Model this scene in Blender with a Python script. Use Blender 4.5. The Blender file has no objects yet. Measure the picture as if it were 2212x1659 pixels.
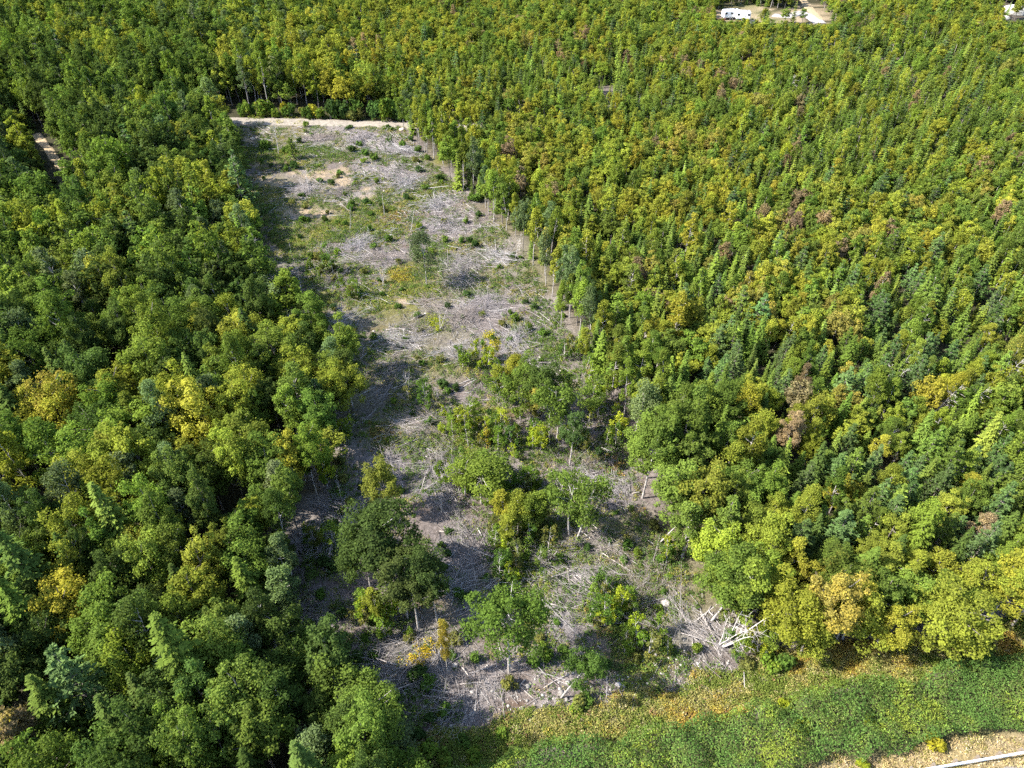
import bpy, math, random
import numpy as np
from mathutils import Vector, Matrix, Euler

# ------------------------------------------------------------------ camera, sky, sun, exposure
sc = bpy.context.scene
COL = sc.collection
PW, PH, FPX = 2212.0, 1659.0, 1550.0          # photograph's measuring grid and focal length in it
PITCH, CZ = math.radians(40.0), 60.0          # the drone: 60 m up, tilted 40 degrees down
cam_d = bpy.data.cameras.new('camera'); cam = bpy.data.objects.new('camera', cam_d); COL.objects.link(cam)
cam_d.sensor_width = 36.0; cam_d.lens = 36.0 * FPX / PW; cam_d.clip_start = 0.5; cam_d.clip_end = 9000.0
cam.location = (0, 0, CZ); cam.rotation_euler = (math.pi / 2 - PITCH, 0, 0)
sc.camera = cam

SUN_EL, SUN_AZ = math.radians(44.0), math.radians(11.0)      # light travels to the right and a little away from the camera
ldir = Vector((math.cos(SUN_EL) * math.cos(SUN_AZ), math.cos(SUN_EL) * math.sin(SUN_AZ), -math.sin(SUN_EL)))
sun_d = bpy.data.lights.new('sun', 'SUN'); sun_d.energy = 5.0; sun_d.angle = math.radians(0.53); sun_d.color = (1.0, 0.95, 0.87)
sun = bpy.data.objects.new('sun', sun_d); COL.objects.link(sun)
sun.rotation_euler = ldir.to_track_quat('-Z', 'Y').to_euler(); sun.location = (-120, -20, 160)
world = bpy.data.worlds.new('World'); sc.world = world; world.use_nodes = True
wn = world.node_tree.nodes; wl = world.node_tree.links
sky = wn.new('ShaderNodeTexSky'); sky.sky_type = 'NISHITA'; sky.sun_disc = False
sky.sun_elevation = SUN_EL; sky.sun_rotation = math.atan2(-ldir.x, -ldir.y)
bg = wn['Background']; bg.inputs['Strength'].default_value = 0.15
wl.new(sky.outputs['Color'], bg.inputs['Color'])
vs = sc.view_settings
vs.view_transform = 'Standard'; vs.look = 'None'; vs.gamma = 1.0; vs.exposure = 1.62; vs.use_curve_mapping = False
cy = sc.cycles
cy.max_bounces = 5; cy.diffuse_bounces = 4; cy.glossy_bounces = 1; cy.transmission_bounces = 4; cy.transparent_max_bounces = 2
cy.use_adaptive_sampling = True; cy.adaptive_threshold = 0.03
cy.caustics_reflective = False; cy.caustics_refractive = False; cy.use_denoising = False
sc.render.use_persistent_data = False

random.seed(7)
R = np.random.default_rng(7)
SP, CP = math.sin(PITCH), math.cos(PITCH)

def gp(u, v, z=0.0):
    """ground point under a measured position of the photograph"""
    x = (u - PW / 2) / FPX; y = (PH / 2 - v) / FPX
    t = (CZ - z) / (SP - y * CP)
    return (x * t, (CP + y * SP) * t)
def pj(x, y, z=0.0):
    """the other way: arrays of world points to the measuring grid"""
    dz = z - CZ
    d = y * CP - dz * SP
    d = np.maximum(d, 0.5)
    return PW / 2 + FPX * x / d, PH / 2 - FPX * (y * SP + dz * CP) / d, d

# ------------------------------------------------------------------ noise and terrain
def _h(i, j, s):
    n = (i * 374761393 + j * 668265263 + s * 974634777) & 0xFFFFFFFF
    n = ((n ^ (n >> 13)) * 1274126177) & 0xFFFFFFFF
    return ((n ^ (n >> 16)) & 0xFFFFFF) / float(0xFFFFFF)
def vn(x, y, s=0):
    x = np.asarray(x, float); y = np.asarray(y, float)
    xi = np.floor(x).astype(np.int64); yi = np.floor(y).astype(np.int64)
    fx = x - xi; fy = y - yi; fx = fx * fx * (3 - 2 * fx); fy = fy * fy * (3 - 2 * fy)
    a = _h(xi, yi, s); b = _h(xi + 1, yi, s); c = _h(xi, yi + 1, s); d = _h(xi + 1, yi + 1, s)
    return (a * (1 - fx) + b * fx) * (1 - fy) + (c * (1 - fx) + d * fx) * fy
def fbm(x, y, s=0, o=3):
    t = 0; w = 0.5; k = 1.0
    for i in range(o):
        t = t + w * vn(np.asarray(x) * k, np.asarray(y) * k, s + i * 17); w *= 0.5; k *= 2.03
    return t / (1 - 0.5 ** o)
def T(x, y):
    x = np.asarray(x, float); y = np.asarray(y, float)
    r = np.hypot(x, y - 120)
    near = np.clip(1.6 - r / 300, 0, 1)
    return near * (0.9 * (fbm(x / 26, y / 26, 3) - 0.5) + 0.35 * (fbm(x / 5, y / 5, 9) - 0.5)) + np.clip((r - 420) / 900, 0, 1) * 30 * (fbm(x / 500, y / 500, 21) - 0.4)
def Tz(x, y): return float(T(x, y))

def poly_w(pts): return np.array([gp(u, v) for u, v in pts])
def inside(P, x, y):
    x = np.asarray(x, float); y = np.asarray(y, float); c = np.zeros(x.shape, bool)
    n = len(P); j = n - 1
    for i in range(n):
        xi, yi = P[i]; xj, yj = P[j]
        m = ((yi > y) != (yj > y))
        with np.errstate(divide='ignore', invalid='ignore'):
            c ^= m & (x < (xj - xi) * (y - yi) / (yj - yi + 1e-12) + xi)
        j = i
    return c
def seg_dist(P, x, y, closed=True):
    x = np.asarray(x, float); y = np.asarray(y, float); best = np.full(x.shape, 1e9); n = len(P)
    for i in range(n if closed else n - 1):
        a = P[i]; b = P[(i + 1) % n]; d = b - a; L = float(d @ d) + 1e-9
        t = np.clip(((x - a[0]) * d[0] + (y - a[1]) * d[1]) / L, 0, 1)
        best = np.minimum(best, np.hypot(x - a[0] - t * d[0], y - a[1] - t * d[1]))
    return best

LOT_LEFT = [(488, 272), (503, 330), (533, 440), (562, 560), (592, 650), (640, 705), (755, 800), (768, 890), (735, 930), (722, 1000), (705, 1080),
            (655, 1150), (632, 1250), (638, 1330), (680, 1440), (755, 1520), (850, 1610), (880, 1700), (900, 1900)]
LOT_RIGHT = [(2400, 1270), (2212, 1328), (2108, 1355), (2008, 1382), (1892, 1386), (1808, 1384), (1708, 1412), (1640, 1415), (1585, 1385), (1540, 1300),
             (1490, 1230), (1440, 1170), (1400, 1080), (1390, 990), (1345, 900), (1265, 790), (1228, 720), (1190, 640), (1130, 545), (1068, 475),
             (1026, 440), (965, 380), (905, 325), (868, 272)]
OPEN = poly_w(LOT_LEFT + [(3200, 1900), (3200, 1100)] + LOT_RIGHT)
LOT = poly_w(LOT_LEFT[:-2] + [(1000, 1575), (1200, 1535), (1400, 1500), (1560, 1455), (1640, 1440)] + LOT_RIGHT[8:])
ALDER_TOP = [(700, 1760), (900, 1680), (1180, 1645), (1330, 1605), (1475, 1558), (1642, 1537), (1758, 1510), (1842, 1487), (1995, 1480), (2042, 1447), (2142, 1430), (2212, 1410), (2500, 1330)]
ALDER_BOT = [(2500, 1515), (2212, 1578), (2042, 1610), (1942, 1622), (1792, 1655), (1500, 1745), (1000, 1890)]
ALDER = poly_w(ALDER_TOP + ALDER_BOT)
VERGE = poly_w(ALDER_BOT[::-1] + [(3000, 1450), (3000, 1900)])
ROAD_BACK = poly_w([(250, 254), (380, 257), (480, 260), (600, 263), (720, 266), (880, 270), (1000, 274), (1200, 280)])
TRAIL = poly_w([(80, 292), (105, 325), (140, 370), (175, 415), (195, 445)])
YARD = poly_w([(1530, 42), (1545, 22), (1600, 10), (1650, 14), (1680, 22), (1760, 8), (1790, 40), (1780, 52), (1700, 50), (1640, 60), (1585, 58)])
YROADS = [poly_w([(1670, 33), (1700, 37), (1728, 27), (1752, 36), (1772, 52)]), poly_w([(1728, -22), (1737, 2), (1750, 22), (1772, 44)])]
GAPS = [(*gp(u, v), r) for u, v, r in [(1305, 195, 3.5), (1308, 225, 2.6), (1745, 222, 3), (1700, 205, 2.5), (1650, 165, 2.6), (1620, 150, 2.4), (1960, 172, 2.6), (1900, 130, 3), (1880, 150, 2.4),
        (1830, 85, 3.4), (1810, 100, 2.8), (1968, 200, 2.4), (2195, 25, 11), (1930, 150, 3), (300, 850, 3.4), (430, 600, 3.2), (285, 890, 2.6), (130, 1170, 2.8), (520, 1000, 2.2), (560, 730, 3.2), (700, 800, 2.6), (110, 290, 3.2), (90, 320, 3),
        (20, 1140, 2.4), (540, 1150, 2.0), (260, 230, 3.5), (70, 760, 3.0), (40, 1330, 2.2), (250, 1660, 2.2), (390, 860, 2.0), (430, 330, 3)]]

# ------------------------------------------------------------------ materials
def new_mat(name):
    m = bpy.data.materials.new(name); m.use_nodes = True; nt = m.node_tree
    for n in list(nt.nodes): nt.nodes.remove(n)
    return m, nt, nt.nodes.new('ShaderNodeOutputMaterial')
def N(nt, t, **k):
    n = nt.nodes.new(t)
    for a, b in k.items(): setattr(n, a, b)
    return n
def math_n(nt, op, a, b):
    n = N(nt, 'ShaderNodeMath', operation=op)
    for i, s in enumerate((a, b)):
        if hasattr(s, 'links'): nt.links.new(s, n.inputs[i])
        else: n.inputs[i].default_value = s
    return n.outputs[0]
def mixc(nt, fac, a, b, mode='MIX'):
    n = N(nt, 'ShaderNodeMix', data_type='RGBA', blend_type=mode)
    for i, s in ((0, fac), (6, a), (7, b)):
        if hasattr(s, 'links'): nt.links.new(s, n.inputs[i])
        else: n.inputs[i].default_value = s if i == 0 else (*s[:3], 1)
    return n.outputs[2]
def leafy_shader(nt, out, col, trans=0.3, rough=0.55, spec=0.25):
    p = N(nt, 'ShaderNodeBsdfDiffuse'); nt.links.new(col, p.inputs['Color'])
    tr = N(nt, 'ShaderNodeBsdfTranslucent'); nt.links.new(mixc(nt, 1.0, col, (1.25, 1.3, 0.7), 'MULTIPLY'), tr.inputs['Color'])
    mx = N(nt, 'ShaderNodeMixShader'); mx.inputs[0].default_value = trans
    nt.links.new(p.outputs[0], mx.inputs[1]); nt.links.new(tr.outputs[0], mx.inputs[2]); nt.links.new(mx.outputs[0], out.inputs[0])
def mat_foliage(name, autumn, jitter=0.5, trans=0.36, spec=0.25):
    """crown foliage: each tree's own colour, each leaf its own shade, the turned sprays in their autumn colour"""
    m, nt, out = new_mat(name)
    t = N(nt, 'ShaderNodeAttribute', attribute_type='INSTANCER', attribute_name='color')
    lv = N(nt, 'ShaderNodeAttribute', attribute_type='GEOMETRY', attribute_name='lv')
    tn = N(nt, 'ShaderNodeAttribute', attribute_type='GEOMETRY', attribute_name='turn')
    a = math_n(nt, 'SUBTRACT', math_n(nt, 'ADD', tn.outputs['Fac'], t.outputs['Alpha']), 1.0)
    a = N(nt, 'ShaderNodeMath', operation='MULTIPLY', use_clamp=True); 
    nt.links.new(math_n(nt, 'SUBTRACT', math_n(nt, 'ADD', tn.outputs['Fac'], t.outputs['Alpha']), 1.0), a.inputs[0]); a.inputs[1].default_value = 3.0
    c = mixc(nt, a.outputs[0], t.outputs['Color'], autumn)
    br = math_n(nt, 'ADD', math_n(nt, 'MULTIPLY', lv.outputs['Fac'], jitter * 2), 1 - jitter)
    cb = N(nt, 'ShaderNodeCombineColor'); nt.links.new(br, cb.inputs[0]); nt.links.new(br, cb.inputs[1]); nt.links.new(math_n(nt, 'POWER', br, 0.6), cb.inputs[2])
    leafy_shader(nt, out, mixc(nt, 1.0, c, cb.outputs[0], 'MULTIPLY'), trans, spec=spec)
    return m
def mat_attr(name, leaf=True, rough=0.8):
    m, nt, out = new_mat(name)
    a = N(nt, 'ShaderNodeAttribute', attribute_type='GEOMETRY', attribute_name='col')
    if leaf: leafy_shader(nt, out, a.outputs['Color'], 0.28)
    else:
        p = N(nt, 'ShaderNodeBsdfPrincipled'); p.inputs['Roughness'].default_value = rough; p.inputs['Specular IOR Level'].default_value = 0.2
        nt.links.new(a.outputs['Color'], p.inputs['Base Color']); nt.links.new(p.outputs[0], out.inputs[0])
    return m
def mat_bark(name, c1, c2, scale=6.0, stretch=0.25, rough=0.85, rand=0.0):
    m, nt, out = new_mat(name)
    tc = N(nt, 'ShaderNodeTexCoord'); mp = N(nt, 'ShaderNodeMapping'); mp.inputs['Scale'].default_value = (1, 1, stretch)
    nt.links.new(tc.outputs['Object'], mp.inputs[0])
    no = N(nt, 'ShaderNodeTexNoise'); no.inputs['Scale'].default_value = scale; no.inputs['Detail'].default_value = 5; nt.links.new(mp.outputs[0], no.inputs['Vector'])
    rp = N(nt, 'ShaderNodeMapRange'); rp.inputs[1].default_value = 0.38; rp.inputs[2].default_value = 0.62; nt.links.new(no.outputs['Fac'], rp.inputs[0])
    c = mixc(nt, rp.outputs[0], c1, c2)
    if rand:
        oi = N(nt, 'ShaderNodeObjectInfo'); v = math_n(nt, 'ADD', math_n(nt, 'MULTIPLY', oi.outputs['Random'], rand * 2), 1 - rand)
        cb = N(nt, 'ShaderNodeCombineColor')
        for i in range(3): nt.links.new(v, cb.inputs[i])
        c = mixc(nt, 1.0, c, cb.outputs[0], 'MULTIPLY')
    p = N(nt, 'ShaderNodeBsdfPrincipled'); p.inputs['Roughness'].default_value = rough; p.inputs['Specular IOR Level'].default_value = 0.2
    nt.links.new(c, p.inputs['Base Color'])
    b = N(nt, 'ShaderNodeBump'); b.inputs['Strength'].default_value = 0.5; b.inputs['Distance'].default_value = 0.03
    nt.links.new(no.outputs['Fac'], b.inputs['Height']); nt.links.new(b.outputs[0], p.inputs['Normal'])
    nt.links.new(p.outputs[0], out.inputs[0]); return m
def mat_plain(name, c, rough=0.5, metal=0.0, noise=0.08, scale=3.0):
    m, nt, out = new_mat(name)
    tc = N(nt, 'ShaderNodeTexCoord'); no = N(nt, 'ShaderNodeTexNoise'); no.inputs['Scale'].default_value = scale; no.inputs['Detail'].default_value = 4
    nt.links.new(tc.outputs['Object'], no.inputs['Vector'])
    p = N(nt, 'ShaderNodeBsdfPrincipled'); p.inputs['Roughness'].default_value = rough; p.inputs['Metallic'].default_value = metal
    nt.links.new(mixc(nt, no.outputs['Fac'], [a * (1 - 2 * noise) for a in c], c), p.inputs['Base Color']); nt.links.new(p.outputs[0], out.inputs[0]); return m
def mat_ground(name, attr=True, base=(0.3, 0.26, 0.22), dark=0.55, scale=2.2, bump=0.6):
    m, nt, out = new_mat(name)
    tc = N(nt, 'ShaderNodeTexCoord')
    n1 = N(nt, 'ShaderNodeTexNoise'); n1.inputs['Scale'].default_value = scale; n1.inputs['Detail'].default_value = 8; n1.inputs['Roughness'].default_value = 0.75
    n2 = N(nt, 'ShaderNodeTexNoise'); n2.inputs['Scale'].default_value = scale * 0.17; n2.inputs['Detail'].default_value = 5
    n3 = N(nt, 'ShaderNodeTexVoronoi'); n3.inputs['Scale'].default_value = scale * 3.1
    for n in (n1, n2, n3): nt.links.new(tc.outputs['Object'], n.inputs['Vector'])
    if attr: c = N(nt, 'ShaderNodeAttribute', attribute_type='GEOMETRY', attribute_name='col').outputs['Color']
    else: c = mixc(nt, n2.outputs['Fac'], base, [a * 0.8 for a in base])
    rp = N(nt, 'ShaderNodeMapRange'); rp.inputs[1].default_value = 0.33; rp.inputs[2].default_value = 0.68; rp.inputs[3].default_value = dark; rp.inputs[4].default_value = 1.25
    nt.links.new(n1.outputs['Fac'], rp.inputs[0])
    v = math_n(nt, 'MULTIPLY', rp.outputs[0], math_n(nt, 'ADD', math_n(nt, 'MULTIPLY', n3.outputs['Distance'], 0.5), 0.75))
    cb = N(nt, 'ShaderNodeCombineColor')
    for i in range(3): nt.links.new(v, cb.inputs[i])
    c = mixc(nt, 1.0, c, cb.outputs[0], 'MULTIPLY')
    p = N(nt, 'ShaderNodeBsdfPrincipled'); p.inputs['Roughness'].default_value = 0.95; p.inputs['Specular IOR Level'].default_value = 0.1
    nt.links.new(c, p.inputs['Base Color'])
    b = N(nt, 'ShaderNodeBump'); b.inputs['Strength'].default_value = bump; b.inputs['Distance'].default_value = 0.12
    nt.links.new(n1.outputs['Fac'], b.inputs['Height']); nt.links.new(b.outputs[0], p.inputs['Normal'])
    nt.links.new(p.outputs[0], out.inputs[0]); return m

M_MAPLE = mat_foliage('maple_leaves', (0.30, 0.238, 0.045))
M_BIRCH = mat_foliage('birch_leaves', (0.30, 0.25, 0.04))
M_SPRUCE = mat_foliage('spruce_needles', (0.15, 0.16, 0.03), 0.5, 0.18)
M_PINE = mat_foliage('pine_needles', (0.14, 0.14, 0.04), 0.5, 0.18)
M_SHRUB = mat_foliage('shrub_leaves', (0.20, 0.18, 0.03), 0.5, 0.3)
M_COVER = mat_attr('ground_cover_leaves')
M_STICK = mat_attr('weathered_wood', False)
M_STONE = mat_attr('field_stone', False, 0.9)
M_BARK = mat_bark('grey_brown_bark', (0.10, 0.085, 0.07), (0.24, 0.21, 0.19), 7)
M_BIRCHBARK = mat_bark('pale_birch_bark', (0.18, 0.155, 0.14), (0.44, 0.41, 0.38), 5, 1.4)
M_DEAD = mat_bark('bleached_dead_wood', (0.27, 0.24, 0.22), (0.54, 0.50, 0.47), 6, 0.3, rand=0.25)
M_LOG = mat_bark('felled_log_bark', (0.22, 0.19, 0.17), (0.44, 0.395, 0.36), 8, 0.4, rand=0.3)
M_CUT = mat_plain('cut_wood', (0.62, 0.48, 0.33), 0.8, 0, 0.15, 12)
M_GROUND = mat_ground('forest_floor', dark=.38, scale=2.8, bump=.9)
M_GRAVEL = mat_ground('pale_gravel', False, (0.275, 0.24, 0.195), 0.6, 1.6, 0.3)
M_GREYGRAVEL = mat_ground('grey_gravel', False, (0.33, 0.31, 0.295), 0.7, 3.0, 0.4)
M_SANDY = mat_ground('sandy_track', False, (0.34, 0.26, 0.16), 0.7, 2.0, 0.4)
M_WHITE = mat_plain('white_panel', (0.80, 0.80, 0.80), 0.35, 0, 0.03)
M_DARKGLASS = mat_plain('dark_window_glass', (0.02, 0.025, 0.03), 0.08)
M_TYRE = mat_plain('black_rubber', (0.02, 0.02, 0.02), 0.85)
M_RED = mat_plain('rusty_red_paint', (0.20, 0.06, 0.04), 0.6, 0, 0.2)
M_GALV = mat_plain('galvanised_steel', (0.78, 0.78, 0.80), 0.42, 0.25, 0.06, 2.0)
M_POST = mat_plain('weathered_post_wood', (0.20, 0.16, 0.12), 0.9, 0, 0.2, 9)
M_GREYTARP = mat_plain('grey_tarp', (0.16, 0.16, 0.17), 0.7, 0, 0.2)

# ------------------------------------------------------------------ mesh helpers
def raw_mesh(name, V, F, mats, smooth=False, mi=None, face_attr=None, point_col=None):
    """V (n,3); F (m,k) array or list of tuples"""
    me = bpy.data.meshes.new(name)
    V = np.asarray(V, np.float32)
    if isinstance(F, np.ndarray):
        m, k = F.shape
        me.vertices.add(len(V)); me.vertices.foreach_set('co', V.ravel())
        me.loops.add(m * k); me.loops.foreach_set('vertex_index', F.astype(np.int32).ravel())
        me.polygons.add(m); me.polygons.foreach_set('loop_start', np.arange(0, m * k, k, dtype=np.int32))
        try: me.polygons.foreach_set('loop_total', np.full(m, k, dtype=np.int32))
        except Exception: pass
        me.update(calc_edges=True)
    else:
        me.from_pydata([tuple(map(float, v)) for v in V], [], [tuple(f) for f in F]); m = len(F)
    for mt in mats: me.materials.append(mt)
    if mi is not None: me.polygons.foreach_set('material_index', np.asarray(mi, np.int32))
    if smooth: me.polygons.foreach_set('use_smooth', np.ones(m, bool))
    if face_attr:
        for nm, a in face_attr.items():
            a = np.asarray(a, np.float32)
            if a.ndim == 1:
                at = me.attributes.new(nm, 'FLOAT', 'FACE'); at.data.foreach_set('value', a)
            else:
                at = me.attributes.new(nm, 'FLOAT_COLOR', 'FACE'); at.data.foreach_set('color', np.c_[a, np.ones(len(a), np.float32)].ravel())
    if point_col is not None:
        at = me.attributes.new('col', 'FLOAT_COLOR', 'POINT'); at.data.foreach_set('color', np.c_[point_col, np.ones(len(point_col))].astype(np.float32).ravel())
    me.update(); return me
def link(name, data, parent=None, loc=None, **props):
    o = bpy.data.objects.new(name, data); COL.objects.link(o)
    if parent is not None: o.parent = parent
    if loc is not None: o.location = loc
    for k, v in props.items(): o[k] = v
    return o
def unit(a): return a / (np.linalg.norm(a, axis=-1, keepdims=True) + 1e-9)
def leaf_quads(rng, C, Nn, S, asp, along=None):
    """pointed leaf quads at C facing Nn; 'along' sets the long direction"""
    n = len(C)
    t = rng.normal(size=(n, 3)) if along is None else along
    b = unit(t - Nn * np.sum(t * Nn, 1, keepdims=True)); t = np.cross(Nn, b)
    S = np.asarray(S).reshape(-1, 1)
    lift = Nn * S * 0.08
    V = np.stack([C - b * S * .5, C + t * S * .5 * asp + lift, C + b * S * .5, C - t * S * .5 * asp + lift], 1).reshape(-1, 3)
    return V, np.arange(4 * n).reshape(-1, 4)
def tubes(paths, sides=5):
    """paths: list of (points (k,3), radii (k,))"""
    V = []; F = []; o = 0
    for P, rr in paths:
        P = np.asarray(P, float); k = len(P)
        d = unit(np.gradient(P, axis=0)); a = np.where(np.abs(d[:, 2:3]) > 0.9, np.array([[1., 0, 0]]), np.array([[0, 0, 1.]]))
        s = unit(np.cross(d, a)); w = np.cross(d, s)
        an = np.arange(sides) * 2 * math.pi / sides
        ring = P[:, None, :] + np.asarray(rr)[:, None, None] * (s[:, None, :] * np.cos(an)[None, :, None] + w[:, None, :] * np.sin(an)[None, :, None])
        V.append(ring.reshape(-1, 3))
        i = np.arange(k - 1)[:, None] * sides; j = np.arange(sides)[None, :]; j2 = (j + 1) % sides
        F.append(np.stack([i + j, i + j2, i + sides + j2, i + sides + j], -1).reshape(-1, 4) + o); o += k * sides
    return np.concatenate(V), np.concatenate(F)
def sticks(P0, P1, r0, r1, col):
    """many three-sided tapered sticks at once"""
    n = len(P0); d = unit(P1 - P0); a = np.where(np.abs(d[:, 2:3]) > 0.9, np.array([[1., 0, 0]]), np.array([[0, 0, 1.]]))
    s = unit(np.cross(d, a)); w = np.cross(d, s); an = np.array([0.5, 2.594, 4.69])
    off = s[:, None, :] * np.cos(an)[None, :, None] + w[:, None, :] * np.sin(an)[None, :, None]
    V = np.concatenate([P0[:, None] + off * np.reshape(r0, (-1, 1, 1)), P1[:, None] + off * np.reshape(r1, (-1, 1, 1))], 1).reshape(-1, 3)
    q = np.array([[0, 1, 4, 3], [1, 2, 5, 4], [2, 0, 3, 5]])
    F = (np.arange(n)[:, None, None] * 6 + q[None]).reshape(-1, 4)
    return V, F, np.repeat(col, 3, axis=0)

# ------------------------------------------------------------------ tree builders: each returns (trunk paths, leaf arrays)
def g_maple(rng, H=11.0, Rr=2.8, base=3.4, nclump=72, nleaf=9500, ls=0.20, gappy=0.0):
    z0 = base + (H - base) * 0.42; up = H - z0; dn = z0 - base
    i = np.arange(nclump * 2) + 0.5; ph = np.arccos(1 - 2 * i / (nclump * 2)); th = math.pi * (1 + 5 ** .5) * i + rng.uniform(0, 6)
    D = np.stack([np.cos(th) * np.sin(ph), np.sin(th) * np.sin(ph), np.cos(ph)], 1) + rng.normal(0, .16, (nclump * 2, 3))
    D = unit(D); D = D[D[:, 2] > -0.62]; rng.shuffle(D); D = D[:nclump]
    lob = 0.58 + 0.66 * rng.random(len(D)) + .12 * np.sin(np.arctan2(D[:, 1], D[:, 0]) * 3 + rng.uniform(0, 6)); lob[rng.random(len(D)) < 0.25] *= 0.7
    C = D * np.array([Rr, Rr, 1]) * lob[:, None] * 0.80; C[:, 2] *= np.where(D[:, 2] > 0, up, dn); C[:, 2] += z0
    C[:, 0] += 0.22 * Rr * (vn(C[:, 2] * .5, D[:, 0] * 2, 5) - .5); sk = rng.normal(0, 0.10 * Rr, 2); C[:, 0] += sk[0] * (C[:, 2] / H); C[:, 1] += sk[1] * (C[:, 2] / H)
    rc = Rr * (0.12 + 0.20 * rng.random(len(C)) ** 1.3)
    if gappy: keep = rng.random(len(C)) > gappy; C, rc, D = C[keep], rc[keep], D[keep]
    w = rc ** 2; w = w / w.sum(); ci = rng.choice(len(C), nleaf, p=w)
    d = unit(rng.normal(size=(nleaf, 3)) + D[ci] * 0.5 + np.array([0, 0, .25]))
    r = 0.5 + 0.55 * rng.random(nleaf) ** 0.6; r[rng.random(nleaf) < .14] *= 1.5
    P = C[ci] + d * (rc[ci] * r)[:, None] * np.array([1.0, 1.0, 0.95])
    nn = unit(d * 0.75 + rng.normal(size=(nleaf, 3)) * 0.55 + np.array([0, 0, .45]))
    S = ls * rng.uniform(.7, 1.35, nleaf)
    lv = np.clip(rng.normal(.5, .17, nleaf) + (rng.random(len(C)) * .3 - .15)[ci], 0, 1)
    cturn = np.clip(0.55 * rng.random(len(C)) + 0.45 * np.clip((C[:, 2] - base) / (H - base), 0, 1), 0, 1)
    turn = np.clip(cturn[ci] + rng.normal(0, .12, nleaf), 0, 1)
    bend = rng.normal(0, .16, 2); k = np.linspace(0, 1, 6)
    tp = np.stack([bend[0] * np.sin(k * 3) + C[:, 0].mean() * k ** 2, bend[1] * np.sin(k * 2.4) + C[:, 1].mean() * k ** 2, k * H * .86], 1)
    paths = [(tp, 0.0115 * H * (1 - k * .85) + .012)]
    for q in rng.permutation(len(C))[:14]:
        zz = np.clip(C[q, 2] - rng.uniform(.8, 2.2), base * .75, H * .8) ; f = zz / (H * .86); s = np.array([np.interp(f, k, tp[:, 0]), np.interp(f, k, tp[:, 1]), zz])
        m = (s + C[q]) / 2 + np.array([0, 0, -.15]) + rng.normal(0, .12, 3)
        paths.append((np.array([s, m, C[q]]), np.array([.0048, .0034, .0016]) * H))
    return paths, P, nn, S, 0.72, None, lv, turn
def g_birch(rng, H=11.0, Rr=1.7, base=4.6, nclump=34, nleaf=5600, ls=0.185):
    k = np.linspace(0, 1, 7); bend = rng.normal(0, .3, 2)
    tp = np.stack([bend[0] * k ** 2 + .12 * np.sin(k * 5), bend[1] * k ** 2, k * H * .84], 1)
    z = base + (H - base) * np.sort(rng.random(nclump)) ** 0.9
    t = (z - base) / (H - base); prof = np.sin(np.clip(t * .84 + .16, 0, 1) * math.pi) ** .6
    th = rng.uniform(0, 2 * math.pi, nclump); rr = Rr * prof * rng.uniform(.35, 1.0, nclump)
    C = np.stack([np.cos(th) * rr, np.sin(th) * rr, z], 1); C[:, 0] += np.interp(z, tp[:, 2], tp[:, 0]); C[:, 1] += np.interp(z, tp[:, 2], tp[:, 1])
    rc = Rr * (.24 + .22 * rng.random(nclump)); w = rc ** 2 / (rc ** 2).sum(); ci = rng.choice(nclump, nleaf, p=w)
    d = unit(rng.normal(size=(nleaf, 3)) + np.array([0, 0, .2])); P = C[ci] + d * (rc[ci] * (.45 + .6 * rng.random(nleaf)))[:, None] * np.array([1, 1, .95])
    nn = unit(d * .6 + rng.normal(size=(nleaf, 3)) * .7 + np.array([0, 0, .35]))
    lv = np.clip(rng.normal(.5, .2, nleaf) + (rng.random(nclump) * .3 - .15)[ci], 0, 1); turn = np.clip((rng.random(nclump) * .7 + .3 * t)[ci] + rng.normal(0, .1, nleaf), 0, 1)
    paths = [(tp, .011 * H * (1 - k * .86) + .01)]
    for q in range(0, nclump, 2):
        s0 = max(C[q, 2] - rng.uniform(.5, 1.4), base * .8); s = np.array([np.interp(s0, tp[:, 2], tp[:, 0]), np.interp(s0, tp[:, 2], tp[:, 1]), s0])
        paths.append((np.array([s, (s + C[q]) / 2 + rng.normal(0, .08, 3), C[q]]), np.array([.0042, .003, .0014]) * H))
    return paths, P, nn, ls * rng.uniform(.7, 1.35, nleaf), .75, None, lv, turn
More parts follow.
